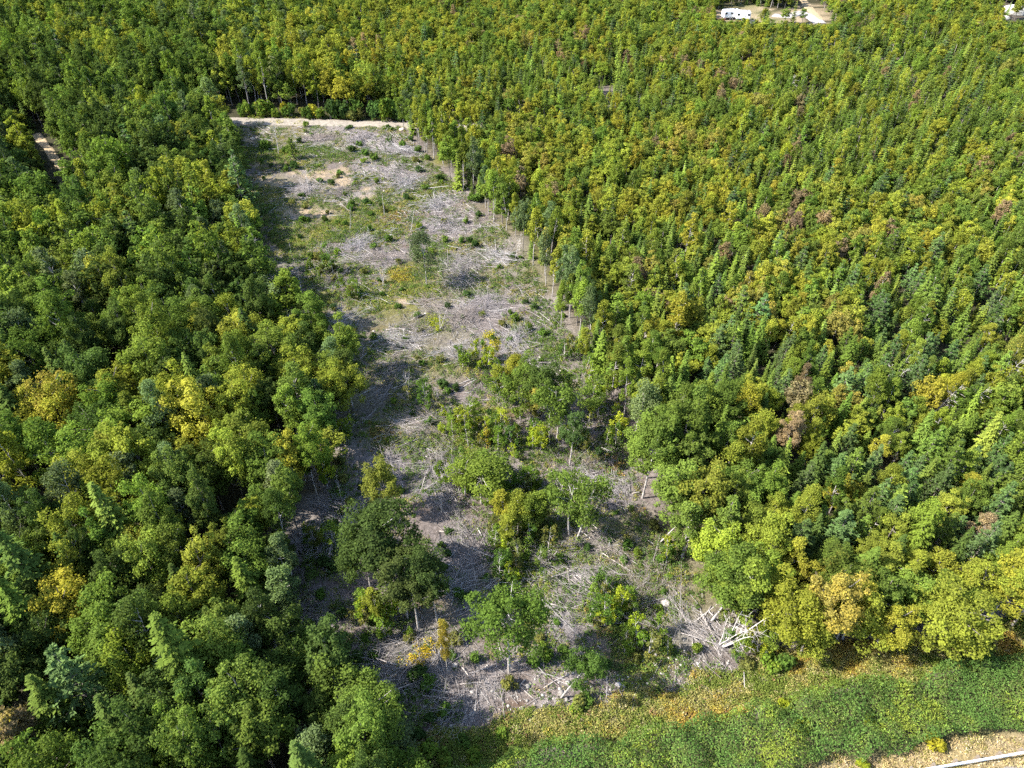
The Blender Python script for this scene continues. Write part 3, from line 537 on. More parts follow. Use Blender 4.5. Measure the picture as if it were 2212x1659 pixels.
for q in range(nT):
    r = random.random(); hs = random.gauss(0, 1); small = rw[q] * (1 - fr[q]) * (1 - mr[q])
    if r < pS[q]: kind = 'spruce'
    elif r < pS[q] + pP[q]: kind = 'pine'
    elif r < pS[q] + pP[q] + pB[q]: kind = 'birch'
    else: kind = 'maple'
    a = random.random(); turn = 0.0
    if kind in ('maple', 'birch'):
        if a < wR[q] * .28: key = 'rust'
        elif a < wR[q] * .28 + wO[q] * .26: key = 'orange'
        elif a < wO[q] * .34 + wY[q] * .60: key = random.choice(('yellow', 'lime', 'lime', 'lime', 'orange') if random.random() < .3 else ('yellow', 'lime')) if rw[q] > .5 else random.choice(('yellow', 'lime', 'lime'))
        elif random.random() < wL[q] * .75: key = random.choice(('lime', 'lime', 'fresh'))
        elif random.random() < wD[q] * .8: key = random.choice(('dark', 'dark', 'mid'))
        else:
            b = random.random() + (nn_[q] - .5) * .5
            if rw[q] > .5: key = 'mid' if b < .30 else 'fresh' if b < .52 else 'lime' if b < .88 else 'yellow' if b < .975 else 'orange' if b < .995 else 'rust'
            else: key = 'dark' if b < .30 else 'mid' if b < .66 else 'fresh' if b < .84 else 'lime' if b < .98 else random.choice(('yellow', 'lime', 'grey'))
        if mr[q] > .35: key = random.choice(('mid', 'mid', 'fresh', 'mid', 'lime'))
        if kind == 'birch' and random.random() < .25 and rw[q] < .5: key = 'grey'
        turn = {'yellow': .14, 'lime': .07, 'orange': .42, 'fresh': .05, 'mid': .03}.get(key, .03) * (random.random() * 1.3) * (1.0 if rw[q] > .5 else .65)
        if fr[q] > .5: turn += .10 * random.random()
    elif kind == 'spruce': key = random.choice(('dark', 'mid', 'mid') if small < .5 else ('mid', 'fresh', 'mid', 'fresh', 'dark')); turn = .0
    else: key = random.choice(('blue', 'blue', 'mid'))
    if kind in ('maple', 'birch'):
        H = (10.2 + 1.5 * hs) * (1 - small) + (5.6 + .9 * hs) * small; s = max(.4, H / 11.0); w = tr_[q] / 2.6 * random.uniform(.92, 1.3) * (1.0 if kind == 'maple' else 1.05)
        if dedge[q] < 6 and rw[q] < .5: s *= .84
        if dedge[q] < 4 and rw[q] > .5 and tv[q] < 900: H = random.uniform(7.5, 10); s = H / 11; kind = 'birch' if random.random() < .6 else kind; key = random.choice(('mid', 'fresh', 'lime', 'grey'))
        if fr[q] > .5: s *= .84; w *= 1.08
        sxy = min(max(w, .45 * s), 1.25 * max(s, .75))
    elif kind == 'spruce':
        H = (9.5 + 2 * hs) * (1 - small) + (4.9 + 1.1 * hs) * small; s = max(.3, H / 8.0); sxy = s * random.uniform(.9, 1.55)
    else:
        H = (10 + 1.6 * hs) * (1 - small) + (5.8 + .9 * hs) * small; s = max(.4, H / 10.0); sxy = s * random.uniform(.95, 1.2)
    if -11 < tx[q] - np.interp(ty[q], TRAIL[::-1, 1], TRAIL[::-1, 0]) < 0 and TRAIL[:, 1].min() - 3 < ty[q] < TRAIL[:, 1].max() + 4: s *= .62; sxy *= .85
    bu, bv, bd = pj(tx[q], ty[q], 0.0); pm = FPX / bd * (CP + (bv - PH / 2) / FPX * -SP * 0); drop = False
    for u0, u1, vb in SIGHT:                                  # low young growth in front of the openings one can see into
        if u0 - 12 < bu < u1 + 12 and vb < bv < vb + 110:
            Hmax = (bv - vb - 2) / (pm * math.cos(math.atan2(CZ, ty[q])) / CP)
            h0 = PROTO[kind][0].H * s
            if h0 > Hmax: k_ = Hmax / h0; s *= k_; sxy *= max(k_, .55); drop = Hmax < 1.3
    if drop: continue
    c = jit(PAL[key][0]); TREES.append([kind, random.randrange(len(PROTO[kind])), tx[q], ty[q], sxy, s, (*c, min(turn, .95)), key, (random.gauss(0, .035), random.gauss(0, .035)), None])

# single trees the photograph shows at the edge of the forest or with a colour of their own: measured foot, height, crown scale, colour
def special(kind, u, v, H, sxy, key, label, turn=0.0, var=0, tilt=(0, 0), col=None, rz=None):
    x, y = gp(u, v); p = PROTO[kind][var % len(PROTO[kind])]; c = col or PAL[key][0]
    TREES.append([kind, var % len(PROTO[kind]), x, y, sxy, H / p.H, (*c, turn), key, tilt, label, rz])
def clear_near(L, rr):
    global TREES
    TREES = [t for t in TREES if t[9] or all(math.hypot(t[2] - gp(u, v)[0], t[3] - gp(u, v)[1]) > rr for u, v in L)]
SPOTS_ = [(205, 1400), (165, 965), (90, 1640)]
clear_near(SPOTS_, 2.4); clear_near([(215, 1480), (170, 1020)], 2.6)
special('maple', 205, 1400, 10.5, 1.0, 'yellow', 'bright yellow maple among dark green trees in the lower left forest', .12, 0, col=(.27, .245, .03))
special('maple', 165, 965, 10.8, 1.1, 'yellow', 'maple with an orange-tipped yellow crown in the left forest', .45, 2)
special('maple', 90, 1668, 9.0, .85, 'rust', 'rusty brown maple in the bottom left corner', .3, 4)
# trees left standing in the clearing
special('wispy', 922, 617, 9.4, 1.02, 'grey', 'lone dark grey-green tree in the middle of the clearing with a pale forked trunk', 0, 0, col=(.082, .108, .046))
special('openmaple', 1100, 1455, 12.0, .98, 'mid', 'large round-crowned green tree with a pale curved trunk near the bottom of the clearing', .03, 0, tilt=(.0, .05), col=(.078, .125, .022))
special('openmaple', 1212, 1508, 8.6, .72, 'mid', 'green tree leaning right on a thin white trunk near the bottom of the clearing', .0, 2, tilt=(.02, .30), col=(.07, .118, .024))
special('openmaple', 835, 1265, 10.8, 1.24, 'dark', 'broadest dark green tree of the clump left of the bottom shadows', 0, 3, col=(.05, .075, .02))
special('openmaple', 800, 1270, 8.6, .80, 'dark', 'dark green tree at the left side of the dense clump', 0, 3, col=(.052, .08, .02))
special('openmaple', 880, 1335, 9.4, .98, 'dark', 'olive green tree in front of the broad dark clump', .05, 1, col=(.068, .088, .024))
special('openmaple', 945, 1345, 8.6, .72, 'mid', 'dark green tree with a white forked trunk right of the dense clump', 0, 2, col=(.06, .09, .025))
special('openmaple', 905, 1300, 8.8, .86, 'dark', 'dark green tree in the middle of the dense clump', 0, 3, col=(.055, .082, .022))
special('openmaple', 905, 1365, 7.8, .80, 'dark', 'low dark tree at the foot of the dense clump', .05, 1, col=(.065, .085, .024))
special('maple', 835, 1120, 8.4, .72, 'lime', 'yellow-green tree just behind the broad dark clump', .12, 3, col=(.15, .165, .03))
special('birch', 968, 1462, 9.0, .36, 'yellow', 'thin pole tree with a narrow strip of yellow leaves', .6, 0, col=(.22, .17, .03))
special('birch', 820, 1350, 6.2, .62, 'lime', 'slender yellow-green birch at the front left of the dense clump', .1, 2)
special('wispy', 1187, 958, 8.6, .95, 'mid', 'green tree on a thin white trunk, left of the pair beside the grove', 0, 2)
special('wispy', 1202, 952, 9.0, 1.1, 'mid', 'green tree on a thin white trunk behind its darker neighbour beside the grove', 0, 1)
special('openmaple', 1230, 1006, 8.2, .74, 'mid', 'bluish green tree on a long bare pale trunk right of the grove', 0, 2, col=(.065, .105, .03))
special('wispy', 1272, 915, 6.4, 1.0, 'mid', 'small green tree between the grove and the right forest edge', 0, 1)
for q, (u, v, H, s, k, vv, lb, kd) in enumerate([
        (1170, 905, 8.2, .88, 'dark', 3, 'densest dark green tree of the grove in the clearing', 'maple'), (1082, 905, 7.2, 1.0, 'mid', 1, 'green tree at the left end of the grove', 'wispy'),
        (1137, 880, 8.4, .78, 'mid', 5, 'tallest mid-green tree at the back of the grove', 'maple'), (1125, 912, 6.4, .95, 'fresh', 2, 'fresh green tree in front of the grove', 'wispy'),
        (1205, 890, 6.8, 1.0, 'mid', 3, 'green tree at the right end of the grove', 'wispy'), (1075, 870, 6.2, .62, 'lime', 0, 'small yellow-green tree at the back left of the grove', 'birch'), (1105, 860, 6.8, .7, 'yellow', 3, 'yellow-tinged slender tree at the back of the grove', 'birch'),
        (1150, 918, 5.6, .7, 'orange', 2, 'thin orange-tinged tree in the front of the grove', 'birch'),
        (1040, 1085, 7.0, 1.25, 'fresh', 4, 'leafy young tree standing left of the two white trunks', 'wispy'), (1005, 1070, 5.8, 1.1, 'fresh', 1, 'loose green young tree left of the leafy young tree', 'wispy'), (1062, 1062, 6.2, 1.1, 'mid', 5, 'young green tree just right of the leafy young tree', 'wispy'),
        (1230, 1156, 9.4, 1.15, 'mid', 1, 'green tree on the straighter of two long white trunks', 'wispy'), (1246, 1163, 8.8, 1.15, 'mid', 2, 'green tree on the leaning one of two long white trunks', 'wispy'), (1205, 1120, 7.6, 1.0, 'mid', 1, 'green tree behind the two white trunks', 'wispy'),
        (1120, 1152, 6.6, .80, 'lime', 1, 'yellow-green birch left of the two white trunks', 'birch'), (1142, 1148, 6.2, .72, 'fresh', 3, 'light green birch on two thin white stems', 'birch'), (1095, 1140, 6.4, .8, 'yellow', 5, 'yellow-topped birch beside the yellow-green birch', 'birch'), (1090, 1180, 4.8, .7, 'lime', 2, 'low yellow-green birch in front of the yellow-topped one', 'birch'), (1165, 1140, 6, .7, 'fresh', 0, 'slim green birch right of the light green birch', 'birch'),
        (1388, 1075, 11.5, .98, 'mid', 1, 'tall green tree on a long white trunk at the right forest edge', 'openmaple'), (1420, 1040, 10.5, 1.0, 'mid', 3, 'full green tree right of the tall white-trunked one', 'maple'), (1425, 1172, 8.8, .70, 'mid', 2, 'green tree on a slanting white trunk at the right forest edge', 'openmaple'),
        (1535, 1345, 9.6, .98, 'mid', 3, 'dense green tree above the fan of felled poles', 'openmaple'), (1500, 1345, 7.2, .30, 'mid', 1, 'slanting bare-stemmed tree beside the fan of felled poles', 'openmaple'),
        (1622, 1408, 5.6, .72, 'fresh', 1, 'small pale green birch with a slanting white stem by the yellow verge', 'birch'), (1725, 1425, 7.0, .8, 'lime', 0, 'yellow-green maple at the left end of the roadside trees', 'maple'), (1800, 1392, 8.6, .98, 'lime', 5, 'golden-green maple above the open patch of roadside grass', 'maple'),
        (1890, 1398, 7.2, .78, 'yellow', 3, 'golden yellow maple between two green roadside maples', 'maple'), (2010, 1394, 8.6, 1.10, 'lime', 2, 'broad yellow-green maple overhanging the roadside shrubs', 'maple'), (2185, 1352, 8.6, 1.0, 'yellow', 7, 'orange-yellow maple at the right edge of the picture', 'maple'),
        (1262, 795, 6.4, .55, 'lime', 0, 'slim yellow-green tree at the right forest edge beside the grove', 'birch'), (1212, 705, 7.4, .5, 'fresh', 1, 'slim green tree on a white stem at the right forest edge', 'birch'),
        (755, 905, 8.4, .80, 'lime', 2, 'yellow-green tree jutting from the left forest into the clearing', 'maple'), (735, 870, 8.6, .95, 'fresh', 0, 'rounded green tree where the left forest juts into the clearing', 'maple'), (668, 770, 7.0, .85, 'mid', 5, 'low dark green tree at the left forest edge below the deep shade', 'maple'), (700, 790, 6.4, .7, 'fresh', 4, 'fresh green tree beside the low dark one at the left forest edge', 'maple'),
        (830, 1618, 9.2, .82, 'mid', 0, 'green tree standing forward of the forest at the bottom left of the clearing', 'openmaple'), (780, 1660, 8.8, .85, 'mid', 1, 'green tree at the bottom edge below the forward one', 'openmaple'), (840, 1680, 5.0, .6, 'yellow', 4, 'small yellow-tipped tree at the bottom edge of the clearing', 'birch'),
        (655, 690, 6.2, .5, 'mid', 0, 'thin dark tree standing in the shade of the left forest edge', 'birch'), (635, 345, 4.6, .75, 'mid', 2, 'small dense green pine near the gravel road', 'pine')]):
    special(kd, u, v, H, s, k, lb, {'yellow': .15, 'orange': .45, 'lime': .06}.get(k, .02), vv, tilt={1425: (0, .42), 1500: (0, .45), 1622: (0, .42), 1246: (0, .10), 1535: (0, .16)}.get(u, (random.gauss(0, .03), random.gauss(0, .04))))
# bigger fresh green trees between clearing and forest
for q, (u, v) in enumerate([(872, 283), (882, 277), (884, 270), (893, 273), (905, 276), (918, 272), (888, 288)]): special('birch', u, v, 7.5 + q % 3, .75, 'grey' if q % 2 else 'mid', '%s of seven slim trees hiding the right end of the gravel road' % ('second nearest the clearing', 'fourth nearest the clearing', 'third nearest the clearing', 'fifth nearest the clearing', 'sixth nearest the clearing', 'farthest from the clearing', 'frontmost')[q], 0, q % 6)

# ------------------------------------------------------------------ plant them: the largest of each kind as objects, the rest as one mass each
NAME = {'maple': 'maple_tree', 'openmaple': 'maple_tree', 'birch': 'birch_tree', 'spruce': 'spruce_tree', 'pine': 'pine_tree', 'wispy': 'birch_tree'}
WORD = {'maple': 'maple', 'openmaple': 'maple', 'birch': 'birch', 'spruce': 'spruce', 'pine': 'pine', 'wispy': 'birch'}
def zone(x, y, u, v):
    s = side(x, y)
    if y > gp(700, 262)[1]:
        z = 'forest beyond the gravel road' if -60 < s < 45 else 'far left forest' if s < 0 else 'far right forest'
        return z
    sd = 'left' if s < 0 else 'right'
    if v > 1250: b = 'bottom ' + sd + ' forest'
    elif v > 900: b = 'lower ' + sd + ' forest'
    elif v > 560: b = 'middle ' + sd + ' forest'
    elif v > 330: b = 'upper ' + sd + ' forest'
    else: b = 'far ' + sd + ' forest'
    return b
for t in TREES:
    u, v, d = pj(t[2], t[3], PROTO[t[0]][t[1]].H * t[5] * .7); t.append(None) if len(t) == 10 else None
    t += [float(u), float(v), float(d)]
byname = {}
for t in TREES:
    u, v, d = t[11:14]; p = PROTO[t[0]][t[1]]
    if t[9] or (6 < u < PW - 6 and 10 < v < PH + 60): byname.setdefault(NAME[t[0]], []).append((0 if t[9] else 1, -p.H * t[5] * (t[4] if t[0] != 'spruce' else t[4] * .6) ** .5 / d ** 1.4, id(t), t))
single = set()
for nm, L in byname.items():
    L.sort(key=lambda a: a[:3]); single |= {id(a[3]) for a in L[:296]}
def plant(t):
    kind, var, x, y, sxy, sz, c, key, tilt, label, rz, u, v, d = t; p = PROTO[kind][var]; nm = NAME[kind]
    e = link(nm, None, None, (x, y, Tz(x, y) - .04)); e.rotation_euler = (tilt[0], tilt[1], rz if rz is not None else random.uniform(0, 6.283) if abs(tilt[1]) < .12 else random.uniform(-.3, .3)); e.scale = (sxy, sxy, sz); e.empty_display_size = .4
    if label: e['label'] = label
    else:
        h = p.H * sz; size = 'tall' if h > 11 else 'small' if h < 6 else 'medium-sized'; hue = PAL[key][1]
        if c[3] > .33 and key in ('yellow', 'lime', 'fresh', 'mid'): hue += ' orange-tipped'
        edge = float(seg_dist(OPEN, np.array([x]), np.array([y]))[0]) < 3.5
        e['label'] = '%s %s %s %s the %s' % (size, hue, WORD[kind], 'at the clearing edge of' if edge else 'inside', zone(x, y, u, v)); e['group'] = e['label'].replace(size + ' ', '') + ' trees'; SHARE.setdefault(e['label'], []).append((u, e))
    e['category'] = WORD[kind] + ' tree'
    k = link('trunk', p.trunk, e); q = link('crown', p.crown if d < 95 or label else p.crown_far, e); q.color = c
    return e
nsingle = 0; rest = {}; SHARE = {}
for t in TREES:
    if id(t) in single: plant(t); nsingle += 1
    else: rest.setdefault({'openmaple': 'maple', 'wispy': 'birch'}.get(t[0], t[0]), []).append(t)

NTH = 'first second third fourth fifth sixth seventh eighth ninth tenth eleventh twelfth thirteenth fourteenth'.split(); CARD = 'two three four five six seven eight nine ten eleven twelve thirteen fourteen'.split()
for lb, L in SHARE.items():                                   # look-alikes told apart by their order across the picture
    L.sort(key=lambda a: a[0]); n = len(L)
    if 2 <= n <= 14:
        for i, (_, e) in enumerate(L):
            w = 'leftmost of ' if i == 0 else 'rightmost of ' if i == n - 1 else NTH[i] + ' from left of '; t = lb + ', ' + w + CARD[n - 2]
            if len(t.split()) > 16: t = t.replace('medium-sized ', '').replace(' the ', ' ')
            if len(t.split()) <= 16: e['label'] = t
def forest_mass(kind, L):
    me = bpy.data.meshes.new(kind + '_forest'); n = len(L); me.vertices.add(n)
    me.vertices.foreach_set('co', np.array([(t[2], t[3], Tz(t[2], t[3]) - .04) for t in L], np.float32).ravel())
    def at(nm, ty, key, a): q = me.attributes.new(nm, ty, 'POINT'); q.data.foreach_set(key, np.asarray(a).ravel())
    at('color', 'FLOAT_COLOR', 'color', np.array([t[6] for t in L], np.float32)); at('spin', 'FLOAT_VECTOR', 'vector', np.array([(t[8][0], t[8][1], random.uniform(0, 6.28)) for t in L], np.float32))
    at('grow', 'FLOAT_VECTOR', 'vector', np.array([(t[4], t[4], t[5]) for t in L], np.float32)); at('sort', 'INT', 'value', np.array([t[1] % len(PROTO[kind]) for t in L], np.int32))
    ng = bpy.data.node_groups.new(kind + '_planting', 'GeometryNodeTree'); ng.interface.new_socket('Geometry', in_out='INPUT', socket_type='NodeSocketGeometry'); ng.interface.new_socket('Geometry', in_out='OUTPUT', socket_type='NodeSocketGeometry')
    gi = ng.nodes.new('NodeGroupInput'); go = ng.nodes.new('NodeGroupOutput'); ip = ng.nodes.new('GeometryNodeInstanceOnPoints'); ci = ng.nodes.new('GeometryNodeCollectionInfo')
    ci.inputs[0].default_value = FARN[kind]; ci.inputs[1].default_value = True; ci.inputs[2].default_value = True
    def na(nm, ty): q = ng.nodes.new('GeometryNodeInputNamedAttribute'); q.data_type = ty; q.inputs[0].default_value = nm; return q.outputs[0]
    er = ng.nodes.new('FunctionNodeEulerToRotation'); ng.links.new(na('spin', 'FLOAT_VECTOR'), er.inputs[0])
    ng.links.new(gi.outputs[0], ip.inputs['Points']); ng.links.new(ci.outputs[0], ip.inputs['Instance']); ip.inputs['Pick Instance'].default_value = True
    ng.links.new(na('sort', 'INT'), ip.inputs['Instance Index']); ng.links.new(er.outputs[0], ip.inputs['Rotation']); ng.links.new(na('grow', 'FLOAT_VECTOR'), ip.inputs['Scale']); ng.links.new(ip.outputs[0], go.inputs[0])
    o = link(kind + '_forest', me, None, (0, 0, 0), kind='stuff', label={'maple': 'mass of maples in the forest around the clearing', 'birch': 'mass of slender birches in the forest around the clearing', 'spruce': 'mass of pointed spruces in the forest around the clearing', 'pine': 'mass of blue-green pines in the forest around the clearing'}[kind], category='forest')
    md = o.modifiers.new('planting', 'NODES'); md.node_group = ng
for kind, L in rest.items(): forest_mass(kind, L)

# ------------------------------------------------------------------ helpers for naming things by what stands near them
MARKS = [('the gravel road', 700, 275), ('the right end of the gravel road', 870, 285), ('the sandy patches', 720, 400), ('the dead spruce near the gravel road', 602, 332), ('the lone tree in mid clearing', 922, 617),
         ('the many-stemmed snag by the left shade', 740, 700), ('the bright lime patch in mid clearing', 945, 700), ('the grove in the clearing', 1130, 905), ('the jutting left forest trees', 770, 890), ('the pair of trees beside the grove', 1195, 956),
         ('the right forest edge above the grove', 1130, 640), ('the stony strip below the grove', 1030, 940), ('the leafy young tree', 1040, 1085), ('the two white trunks', 1238, 1160), ('the broad dark clump', 840, 1275), ('the white-trunked tree at the right edge', 1388, 1075),
         ('the pale round boulder', 1438, 1303), ('the fan of felled poles', 1520, 1380), ('the large round-crowned tree', 1100, 1455), ('the leaning bottom tree', 1212, 1508), ('the thin yellow pole tree', 968, 1462), ('the yellow verge', 1450, 1510), ('the bottom left shade', 760, 1420)]
MW = [(m, *gp(u, v)) for m, u, v in MARKS]
ORD = ['nearest to', 'second nearest to', 'third nearest to', 'fourth nearest to', 'fifth nearest to', 'sixth nearest to', 'seventh nearest to', 'eighth nearest to', 'ninth nearest to', 'tenth nearest to']
def ordinal_labels(items, what, group, cat):
    """items: (object, x, y, look); the label names the look and the rank by distance from the nearest landmark"""
    by = {}
    for o, x, y, look in items:
        m = min(MW, key=lambda a: math.hypot(a[1] - x, a[2] - y)); by.setdefault((m[0], look), []).append((math.hypot(m[1] - x, m[2] - y), id(o), o))
    for (m, look), L in by.items():
        L.sort(key=lambda a: a[:2])
        for i, (_, _, o) in enumerate(L):
            o['label'] = '%s %s %s %s' % (look, what, ORD[i] if i < 10 else 'well away from', m); o['category'] = cat; o['group'] = group
def lot_pick(n, weight=None, poly=None, u0=480, u1=1680, v0=272, v1=1640):
    """n points of the clearing, even over the ground, thinned by a weight"""
    out = []; tot = 0; P = LOT if poly is None else poly
    lo, hi = P.min(0), P.max(0); lo = np.maximum(lo, [-90, 12]); hi = np.minimum(hi, [70, 190])
    while tot < n:
        x = R.uniform(lo[0], hi[0], 40000); y = R.uniform(lo[1], hi[1], 40000); k = inside(P, x + 2.6 * (fbm(x / 2.8, y / 2.8, 41) - .5), y + 2.6 * (fbm(x / 2.8, y / 2.8, 43) - .5))
        if weight is not None: k &= R.random(40000) < weight(x, y)
        out.append(np.c_[x, y][k]); tot += k.sum()
    return np.concatenate(out)[:n]

# ------------------------------------------------------------------ logging slash: brush and sticks nobody could count, one mass
WOODC = np.array([[.32, .30, .295], [.27, .245, .232], [.22, .185, .165], [.40, .375, .35], [.14, .118, .105], [.29, .26, .25]])
A0, A1, AR0, AR1, AC = [], [], [], [], []
def add_sticks(p0, p1, r0, r1, c): A0.append(p0); A1.append(p1); AR0.append(r0); AR1.append(r1); AC.append(c)
for (u, v, r) in SLASH:
    a, b = gp(u, v); main = R.uniform(0, math.pi); nb = int(13 * r * r / 2); tone = WOODC[R.choice([0, 1, 2, 5])]
    off = R.normal(0, r * .36, (nb, 2)); base = np.c_[a + off[:, 0], b + off[:, 1]]; keepm = inside(OPEN, base[:, 0], base[:, 1]); base = base[keepm]; nb = len(base)
    if nb == 0: continue
    ang = main + R.normal(0, .42, nb) + (R.random(nb) < .5) * math.pi; L = R.uniform(1.4, 4.2, nb); h0 = R.uniform(.02, .85, nb) * np.exp(-(off[keepm, 0] ** 2 + off[keepm, 1] ** 2) / (r * r) * 1.2) + .04
    el = R.uniform(-.05, .34, nb); d = np.c_[np.cos(ang) * np.cos(el), np.sin(ang) * np.cos(el), np.sin(el)]
    p0 = np.c_[base, T(base[:, 0], base[:, 1]) + h0]; pm = p0 + d * (L * .5)[:, None]; d2 = unit(d + np.c_[R.normal(0, .22, (nb, 2)), R.normal(-.18, .15, nb)]); p1 = pm + d2 * (L * .5)[:, None]; p1[:, 2] = np.maximum(p1[:, 2], T(p1[:, 0], p1[:, 1]) + .03)
    c = np.clip(tone[None] * R.uniform(.65, 1.3, (nb, 1)), 0, .7); rad0 = R.uniform(.010, .028, nb) * (1 + .6 * min(max((b - 80) / 80, 0), 1)); add_sticks(p0, pm, rad0, rad0 * .75, c); add_sticks(pm, p1, rad0 * .75, rad0 * .35, c)
    for w in range(7):
        f = R.uniform(.25, .98, nb)[:, None]; s = p0 * (1 - f) + p1 * f; ta = ang + R.choice([-1, 1], nb) * R.uniform(.4, 1.1, nb); te = R.uniform(-.15, .7, nb); tl = R.uniform(.35, 1.2, nb)
        e = s + np.c_[np.cos(ta) * np.cos(te), np.sin(ta) * np.cos(te), np.sin(te)] * tl[:, None]; e[:, 2] = np.maximum(e[:, 2], T(e[:, 0], e[:, 1]) + .02)
        add_sticks(s, e, rad0 * .5, rad0 * .22, np.clip(c * R.uniform(.8, 1.25, (nb, 1)), 0, .7))
def slash_w(x, y): return np.clip(.30 + .9 * spots(SLASH, x, y) + 1.6 * (fbm(x / 5, y / 5, 61) - .5) - 1.0 * spots(SAND, x, y) - .25 * spots(MOSS, x, y), .02, 1)
P = lot_pick(11000, slash_w); n = len(P); ang = fbm(P[:, 0] / 7, P[:, 1] / 7, 77) * 9 + R.normal(0, .6, n); L = R.gamma(2.2, .62, n) + .3; el = R.normal(.04, .14, n); z = T(P[:, 0], P[:, 1]) + R.uniform(.0, .16, n)
p0 = np.c_[P, z]; p1 = p0 + np.c_[np.cos(ang) * np.cos(el), np.sin(ang) * np.cos(el), np.sin(el)] * L[:, None]; p1[:, 2] = np.maximum(p1[:, 2], T(p1[:, 0], p1[:, 1]) + .01); rr = R.gamma(2.0, .006, n) + .006 + (R.random(n) < .22) * R.uniform(.01, .035, n); rr *= 1 + .5 * np.clip((P[:, 1] - 90) / 70, 0, 1)
add_sticks(p0, p1, rr, rr * .6, np.clip(WOODC[R.integers(0, 6, n)] * R.uniform(.7, 1.2, (n, 1)), 0, .72))
P = lot_pick(13000, lambda x, y: np.clip(slash_w(x, y) + .25, 0, 1)); n = len(P); ang = R.uniform(0, 6.28, n); L = R.uniform(.12, .55, n); z = T(P[:, 0], P[:, 1]) + R.uniform(0, .07, n); p0 = np.c_[P, z]
add_sticks(p0, p0 + np.c_[np.cos(ang), np.sin(ang), R.normal(.1, .25, n)] * L[:, None], R.uniform(.008, .022, n), R.uniform(.006, .014, n), np.clip(WOODC[R.integers(0, 6, n)] * R.uniform(.5, 1.2, (n, 1)), 0, .7))
V, F, C = sticks(np.concatenate(A0), np.concatenate(A1), np.concatenate(AR0), np.concatenate(AR1), np.concatenate(AC))
link('logging_debris', raw_mesh('logging_debris', V, F, [M_STICK], face_attr={'col': C}), kind='stuff', label='grey brush and broken sticks strewn over the clearing', category='debris')

# ------------------------------------------------------------------ herbs, moss and grass of the clearing, one mass
CC, CN, CS, CCOL, CAL = [], [], [], [], []
def tufts(P, nb, h, s, col, spread=.22, flat=.5, jitc=.25):
    n = len(P); k = R.poisson(nb, n) + 3; i = np.repeat(np.arange(n), k); m = len(i); th = R.uniform(0, 6.283, m); rr_ = spread * np.sqrt(R.random(m)) * np.repeat(R.uniform(.6, 1.6, n), k)
    hh = np.repeat(np.broadcast_to(h, n) * R.uniform(.6, 1.4, n), k) * R.random(m) ** .7 * (1 - .5 * (rr_ / (spread * 1.7)) ** 2)
    x = P[i, 0] + np.cos(th) * rr_; y = P[i, 1] + np.sin(th) * rr_; c = np.c_[x, y, T(x, y) + .03 + hh]
    CC.append(c); CN.append(unit(np.c_[np.cos(th) * flat, np.sin(th) * flat, np.ones(m)] + R.normal(0, .5, (m, 3)))); CS.append(np.repeat(np.broadcast_to(s, n), k) * R.uniform(.6, 1.4, m)); CCOL.append(np.clip(np.asarray(col)[i] * np.exp(R.normal(0, jitc, (m, 1))), .01, .6))
GREENS = np.array([[.072, .115, .026], [.10, .15, .028], [.155, .18, .032], [.055, .09, .025], [.20, .19, .045], [.25, .21, .10], [.22, .15, .045], [.115, .14, .046]])
GREENSP = [(1000, 960, 3), (1060, 1000, 3), (1110, 1060, 3), (1090, 1140, 3), (1140, 1210, 3), (1150, 960, 2.6), (1240, 1080, 2.4), (1330, 950, 2.4), (1390, 1130, 2), (1300, 1310, 3), (1350, 1340, 3), (1400, 1400, 3), (1430, 1230, 2), (700, 590, 4), (640, 600, 4), (600, 500, 4), (780, 640, 3), (560, 330, 4), (720, 340, 3),
           (830, 345, 3), (680, 330, 3), (740, 500, 4), (1010, 800, 3), (700, 1070, 2.5), (690, 1220, 2.5), (720, 1300, 2.5), (880, 960, 2.5), (930, 950, 3), (960, 560, 3), (800, 440, 3), (930, 400, 3), (640, 560, 3), (600, 620, 3), (1180, 760, 2.4), (1250, 1200, 2), (1450, 1330, 1.6), (770, 1400, 2.2), (730, 1450, 2), (800, 1540, 2), (900, 1560, 2.5), (880, 1600, 2.5), (1160, 1380, 1.8)]
def cover_w(x, y): return np.clip(.40 + 1.1 * spots(GREENSP, x, y) + 1.3 * spots(MOSS, x, y) - .75 * spots(SLASH, x, y) - 1.2 * spots(SAND, x, y) + 2.4 * (fbm(x / 4.5, y / 4.5, 83) - .5), .015, 1)
P = lot_pick(24000, cover_w); mo = spots(MOSS, P[:, 0], P[:, 1]); ru = spots(RUSTS, P[:, 0], P[:, 1]); nz = fbm(P[:, 0] / 3, P[:, 1] / 3, 15) + R.normal(0, .12, len(P))
gi_ = np.where(R.random(len(P)) < ru * .8, 6, np.where(R.random(len(P)) < mo * .75, R.choice([2, 4, 2, 1], len(P)), np.where(nz < .36, 0, np.where(nz < .46, 1, np.where(nz < .54, 7, np.where(nz < .62, 5, np.where(nz < .7, 3, 4)))))))
HP = lot_pick(1500, lambda x, y: np.clip(.25 + .8 * spots(GREENSP, x, y) + 2.2 * (fbm(x / 5, y / 5, 67) - .45), .03, 1)); tufts(HP, 42, R.uniform(.3, .75, len(HP)), .17, GREENS[R.choice([0, 0, 1, 3, 3, 7, 2], len(HP))], .5)
gs_ = spots(GREENSP, P[:, 0], P[:, 1]); gi_ = np.where((R.random(len(P)) < gs_ * .7) & (gi_ > 2), R.choice([0, 1, 1, 3, 7, 2], len(P)), gi_)
tufts(P, 12, np.where(gi_ == 5, .12, .22 + .22 * gs_), np.where(gi_ == 5, .16, .17), GREENS[gi_], .32)
